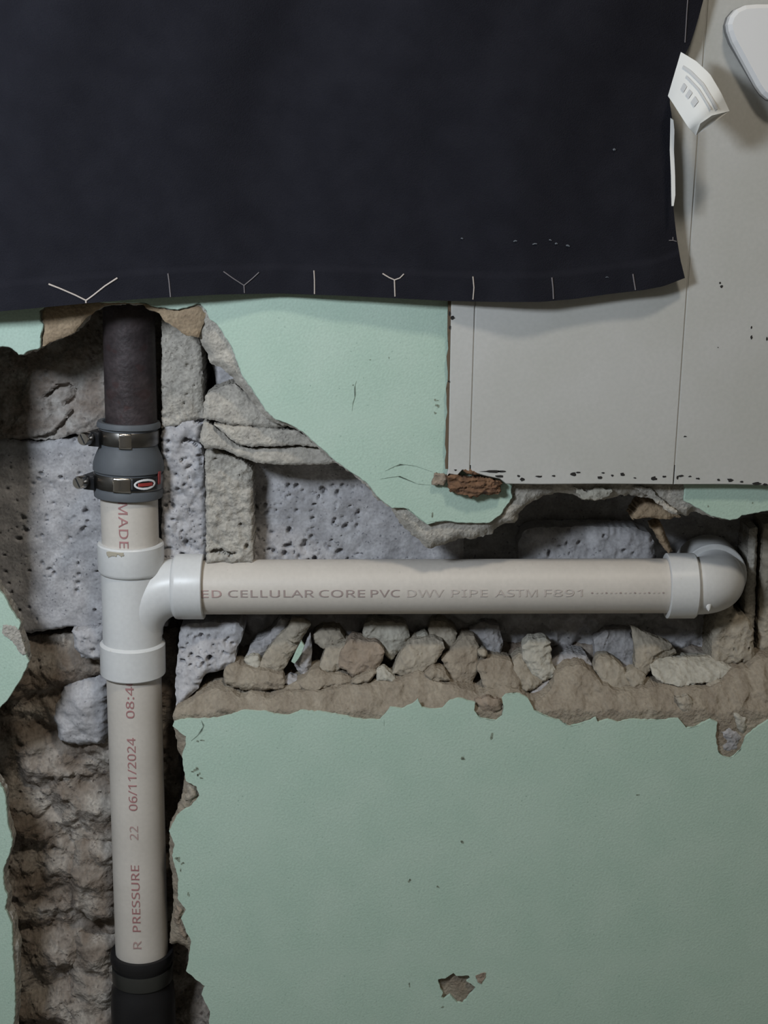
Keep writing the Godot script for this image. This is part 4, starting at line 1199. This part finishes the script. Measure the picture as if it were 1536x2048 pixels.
func lab_at(t: Array, u: float, k: int) -> float:
	for i in t.size() - 1:
		if u <= t[i + 1][0]: return lerpf(t[i][k], t[i + 1][k], (u - t[i][0]) / (t[i + 1][0] - t[i][0]))
	return t[-1][k]

func label_patch(top: Array, bot: Array, s: Array) -> ArrayMesh:
	var st := SurfaceTool.new()
	st.begin(Mesh.PRIMITIVE_TRIANGLES)
	var n := 16
	for i in n:
		var q := []
		for e in [[i, s[1]], [i + 1, s[1]], [i + 1, s[3]], [i, s[3]]]:
			var u: float = lerpf(s[0], s[2], float(e[0]) / n)
			var v: float = e[1]
			var a := Vector2(lab_at(top, u, 1), lab_at(top, u, 2))
			var b := Vector2(lab_at(bot, u, 1), lab_at(bot, u, 2))
			var p := a.lerp(b, v)
			var z := 0.040 + 0.022 * sin(u * 1.5) + 0.007 * sin(v * PI) * u - 0.006 * smoothstep(0.8, 1.0, u)
			q.append(P(p.x, p.y, z + 0.0009))
		quad(st, q[0], q[1], q[2], q[3])
		for k in 4: q[k] = q[k] - Vector3(0, 0, 0.0006)
		quad(st, q[0], q[3], q[2], q[1])
	st.generate_normals()
	return st.commit()

# ---------------------------------------------------------------- loose rubble in the chase
func build_rubble():
	var C := [340.0, 1230.0, 0.2344]
	var D := [680.0, 1230.0, 0.2474]
	var E := [1040.0, 1230.0, 0.3229]
	# outline, crop it was traced in, depth of the front at its top and bottom, thickness, material, label
	var list := [
		[C, [[690, 270], [830, 200], [930, 60], [1010, 70], [900, 230], [760, 390], [650, 370]], -0.062, -0.052, 0.03, "stone_grey", "grey concrete slab leaning behind the long beige plaster slab"],
		[C, [[740, 470], [850, 500], [940, 515], [1040, 350], [1130, 190], [1185, 110], [1120, 60], [1030, 65], [1000, 130], [900, 240], [830, 330]], -0.052, -0.036, 0.02, "stone_beige", "long beige plaster slab leaning steeply in the rubble under the pipe"],
		[C, [[1060, 415], [1150, 280], [1190, 180], [1205, 330], [1190, 500], [1140, 540], [1080, 470]], -0.050, -0.040, 0.02, "stone_grey", "upright grey chip carrying a flake of pale green paint"],
		[C, [[635, 395], [700, 360], [745, 365], [768, 440], [740, 482], [660, 465]], -0.042, -0.037, 0.02, "stone_light", "small lilac grey stone touching the foot of the long leaning slab"],
		[C, [[470, 510], [500, 460], [560, 440], [690, 480], [800, 500], [940, 530], [955, 590], [940, 640], [790, 650], [650, 645], [540, 630], [480, 600]], -0.030, -0.022, 0.03, "mortar", "flat brown mortar piece with a dark gap below it, left of the rubble"],
		[C, [[960, 590], [1020, 535], [1080, 560], [1105, 595], [1040, 610]], -0.036, -0.030, 0.015, "stone_grey", "little grey crumb under the foot of the paint flaked chip"],
		[C, [[1220, 190], [1300, 145], [1440, 150], [1490, 230], [1430, 275], [1320, 295], [1240, 250]], -0.060, -0.054, 0.03, "stone_beige", "beige stone above the deep hollow, right of the leaning slab"],
		[C, [[1000, 640], [1110, 580], [1210, 490], [1270, 475], [1330, 510], [1500, 540], [1545, 600], [1400, 640], [1290, 652], [1050, 658]], -0.034, -0.018, 0.03, "mortar", "low brown mortar mound between the leaning slab and the lobed stone"],
		[C, [[1300, 500], [1270, 470], [1310, 370], [1330, 290], [1440, 270], [1510, 250], [1530, 400], [1440, 480]], -0.050, -0.036, 0.03, "stone_beige", "beige stone wedged beside the deep hollow, touching the lobed brown one"],
		[D, [[0, 430], [10, 330], [50, 260], [90, 215], [190, 240], [290, 245], [345, 310], [330, 380], [260, 470], [100, 505], [60, 450]], -0.044, -0.030, 0.03, "stone_brown", "lobed dark brown stone in the middle of the rubble"],
		[D, [[205, 230], [195, 160], [210, 100], [270, 65], [330, 90], [420, 82], [520, 100], [550, 200], [500, 270], [440, 330], [410, 370], [350, 310], [290, 250]], -0.062, -0.050, 0.03, "stone_light", "large pale lumpy stone standing highest behind the brown one"],
		[D, [[440, 480], [470, 400], [520, 300], [560, 240], [660, 215], [750, 208], [820, 240], [835, 290], [770, 390], [690, 450], [640, 465], [530, 505]], -0.050, -0.028, 0.03, "stone_beige", "broad beige stone with a slanting face beside the pale lumpy one"],
		[D, [[720, 130], [750, 60], [860, 80], [940, 160], [930, 230], [900, 265], [840, 290], [820, 235], [740, 200]], -0.070, -0.058, 0.03, "stone_beige", "beige stone right behind the top of the broad slanting one"],
		[D, [[870, 450], [830, 370], [910, 290], [1000, 200], [1080, 200], [1120, 300], [1115, 430], [1060, 560], [960, 560], [890, 510]], -0.054, -0.034, 0.035, "mortar", "reddish brown stone with a deep gap along its right foot"],
		[D, [[298, 470], [320, 450], [360, 445], [410, 490], [445, 530], [430, 555], [300, 555]], -0.028, -0.022, 0.016, "stone_light", "small pale pointed crumb on the ledge below the brown stone"],
		[D, [[90, 555], [180, 500], [260, 470], [292, 480], [260, 525], [220, 565], [140, 570]], -0.026, -0.020, 0.015, "mortar", "thin brown sliver lying below the lobed dark brown stone"],
		[D, [[1118, 300], [1150, 292], [1172, 296], [1195, 330], [1160, 357], [1125, 342]], -0.044, -0.042, 0.015, "stone_beige", "tiny pinkish pebble resting beside the reddish brown stone"],
		[D, [[1120, 440], [1140, 400], [1190, 378], [1240, 372], [1380, 400], [1390, 450], [1450, 530], [1440, 600], [1300, 620], [1180, 610], [1150, 520]], -0.040, -0.020, 0.03, "mortar", "mauve brown crumbly lump between reddish stone and pale squared block"],
		[D, [[615, 185], [690, 150], [722, 190], [700, 212], [640, 212]], -0.060, -0.058, 0.015, "stone_light", "little pink stone on top of the broad beige stone"],
		[D, [[690, 490], [760, 430], [850, 470], [885, 535], [800, 560], [740, 550]], -0.030, -0.022, 0.02, "mortar", "tan crumb at the right foot of the broad beige stone"],
		[D, [[1060, 140], [1150, 80], [1280, 110], [1310, 220], [1295, 310], [1210, 330], [1110, 250]], -0.074, -0.064, 0.03, "stone_grey", "grey concrete lump behind the tiny pinkish pebble"],
		[E, [[28, 205], [60, 170], [160, 164], [188, 185], [195, 290], [215, 340], [202, 395], [140, 412], [80, 372], [28, 275]], -0.046, -0.032, 0.025, "stone_light", "pale squared block standing on end in the rubble"],
		[E, [[0, 270], [30, 262], [80, 375], [140, 412], [100, 450], [50, 472], [0, 472], [-60, 440], [-55, 340]], -0.044, -0.026, 0.03, "stone_beige", "beige lump leaning on the pale squared block"],
		[E, [[205, 310], [240, 265], [290, 245], [410, 265], [455, 345], [420, 400], [260, 420]], -0.056, -0.040, 0.03, "stone_grey", "grey lump right behind the pale squared block"],
		[E, [[470, 355], [480, 300], [500, 278], [560, 280], [640, 340], [690, 430], [640, 485], [550, 490], [505, 410]], -0.042, -0.022, 0.025, "stone_beige", "beige stone sloping down onto the ledge near the triangular shard"],
		[E, [[655, 380], [690, 355], [730, 350], [780, 385], [770, 445], [700, 460]], -0.034, -0.026, 0.02, "stone_beige", "small round stone at the foot of the triangular shard"],
		[E, [[698, 88], [720, 95], [760, 122], [850, 160], [930, 192], [965, 250], [860, 290], [815, 350], [780, 390], [735, 385], [722, 350], [720, 220]], -0.058, -0.036, 0.014, "stone_beige", "triangular grey shard standing upright behind the oval plate"],
		[E, [[828, 320], [870, 290], [960, 275], [1150, 280], [1230, 300], [1292, 330], [1270, 382], [1150, 424], [1000, 444], [900, 424], [840, 376]], -0.046, -0.020, 0.018, "stone_light", "flat oval plaster plate lying on the ledge under the elbow"],
		[E, [[55, 500], [70, 465], [110, 432], [185, 418], [155, 480], [110, 525]], -0.034, -0.028, 0.015, "stone_grey", "small chip in the gap below the pale squared block"],
		[E, [[1165, 445], [1200, 418], [1240, 410], [1272, 430], [1262, 482], [1190, 474]], -0.024, -0.018, 0.018, "stone_beige", "small beige crumb at the lower right edge of the oval plate"],
		[E, [[470, 170], [540, 110], [690, 108], [716, 210], [704, 345], [640, 345], [560, 275], [480, 292]], -0.074, -0.060, 0.03, "stone_grey", "grey concrete block left of the triangular shard"]]
	for k in list.size():
		var c = list[k]
		var raw: Array = zc(c[1], c[0][0], c[0][1], c[0][2])
		var mx := 0.0; var my := 0.0
		for p in raw: mx += p[0] / raw.size(); my += p[1] / raw.size()
		for p in raw:
			p[0] = mx + (p[0] - mx) * 1.09
			p[1] = my + (p[1] - my) * 1.09
		var poly: Array = jag(raw, 1.6, 7, 100 + k)
		var m := rough_slab(poly, c[2], c[3], minf(c[2], c[3]) - c[4], {"seed": 100 + k, "cell": 0.0010, "amp": 0.0026, "freq": 48.0, "dome": 0.0030, "round": 0.0016, "levels": 3, "facet": 0.0030, "facet_freq": 42.0, "taper": 0.12, "side": 0.0005})
		if k == 2:
			var t := thing("rubble_stone", c[6], "rubble", P(c[0][0] + 1150 * c[0][2], c[0][1] + 540 * c[0][2], c[3]), "loose rubble in the pipe chase")
			obj("stone_body", m, M[c[5]], t)
			obj("paint_flake", flat_slab([zc([[1035, 400], [1075, 310], [1120, 225], [1148, 265], [1125, 330], [1090, 385], [1062, 418]], C[0], C[1], C[2])], -0.036, -0.040, 0.0004), M.green, t)
		else:
			tag(obj("rubble_stone", m, M[c[5]]), c[6], "rubble", "loose rubble in the pipe chase")
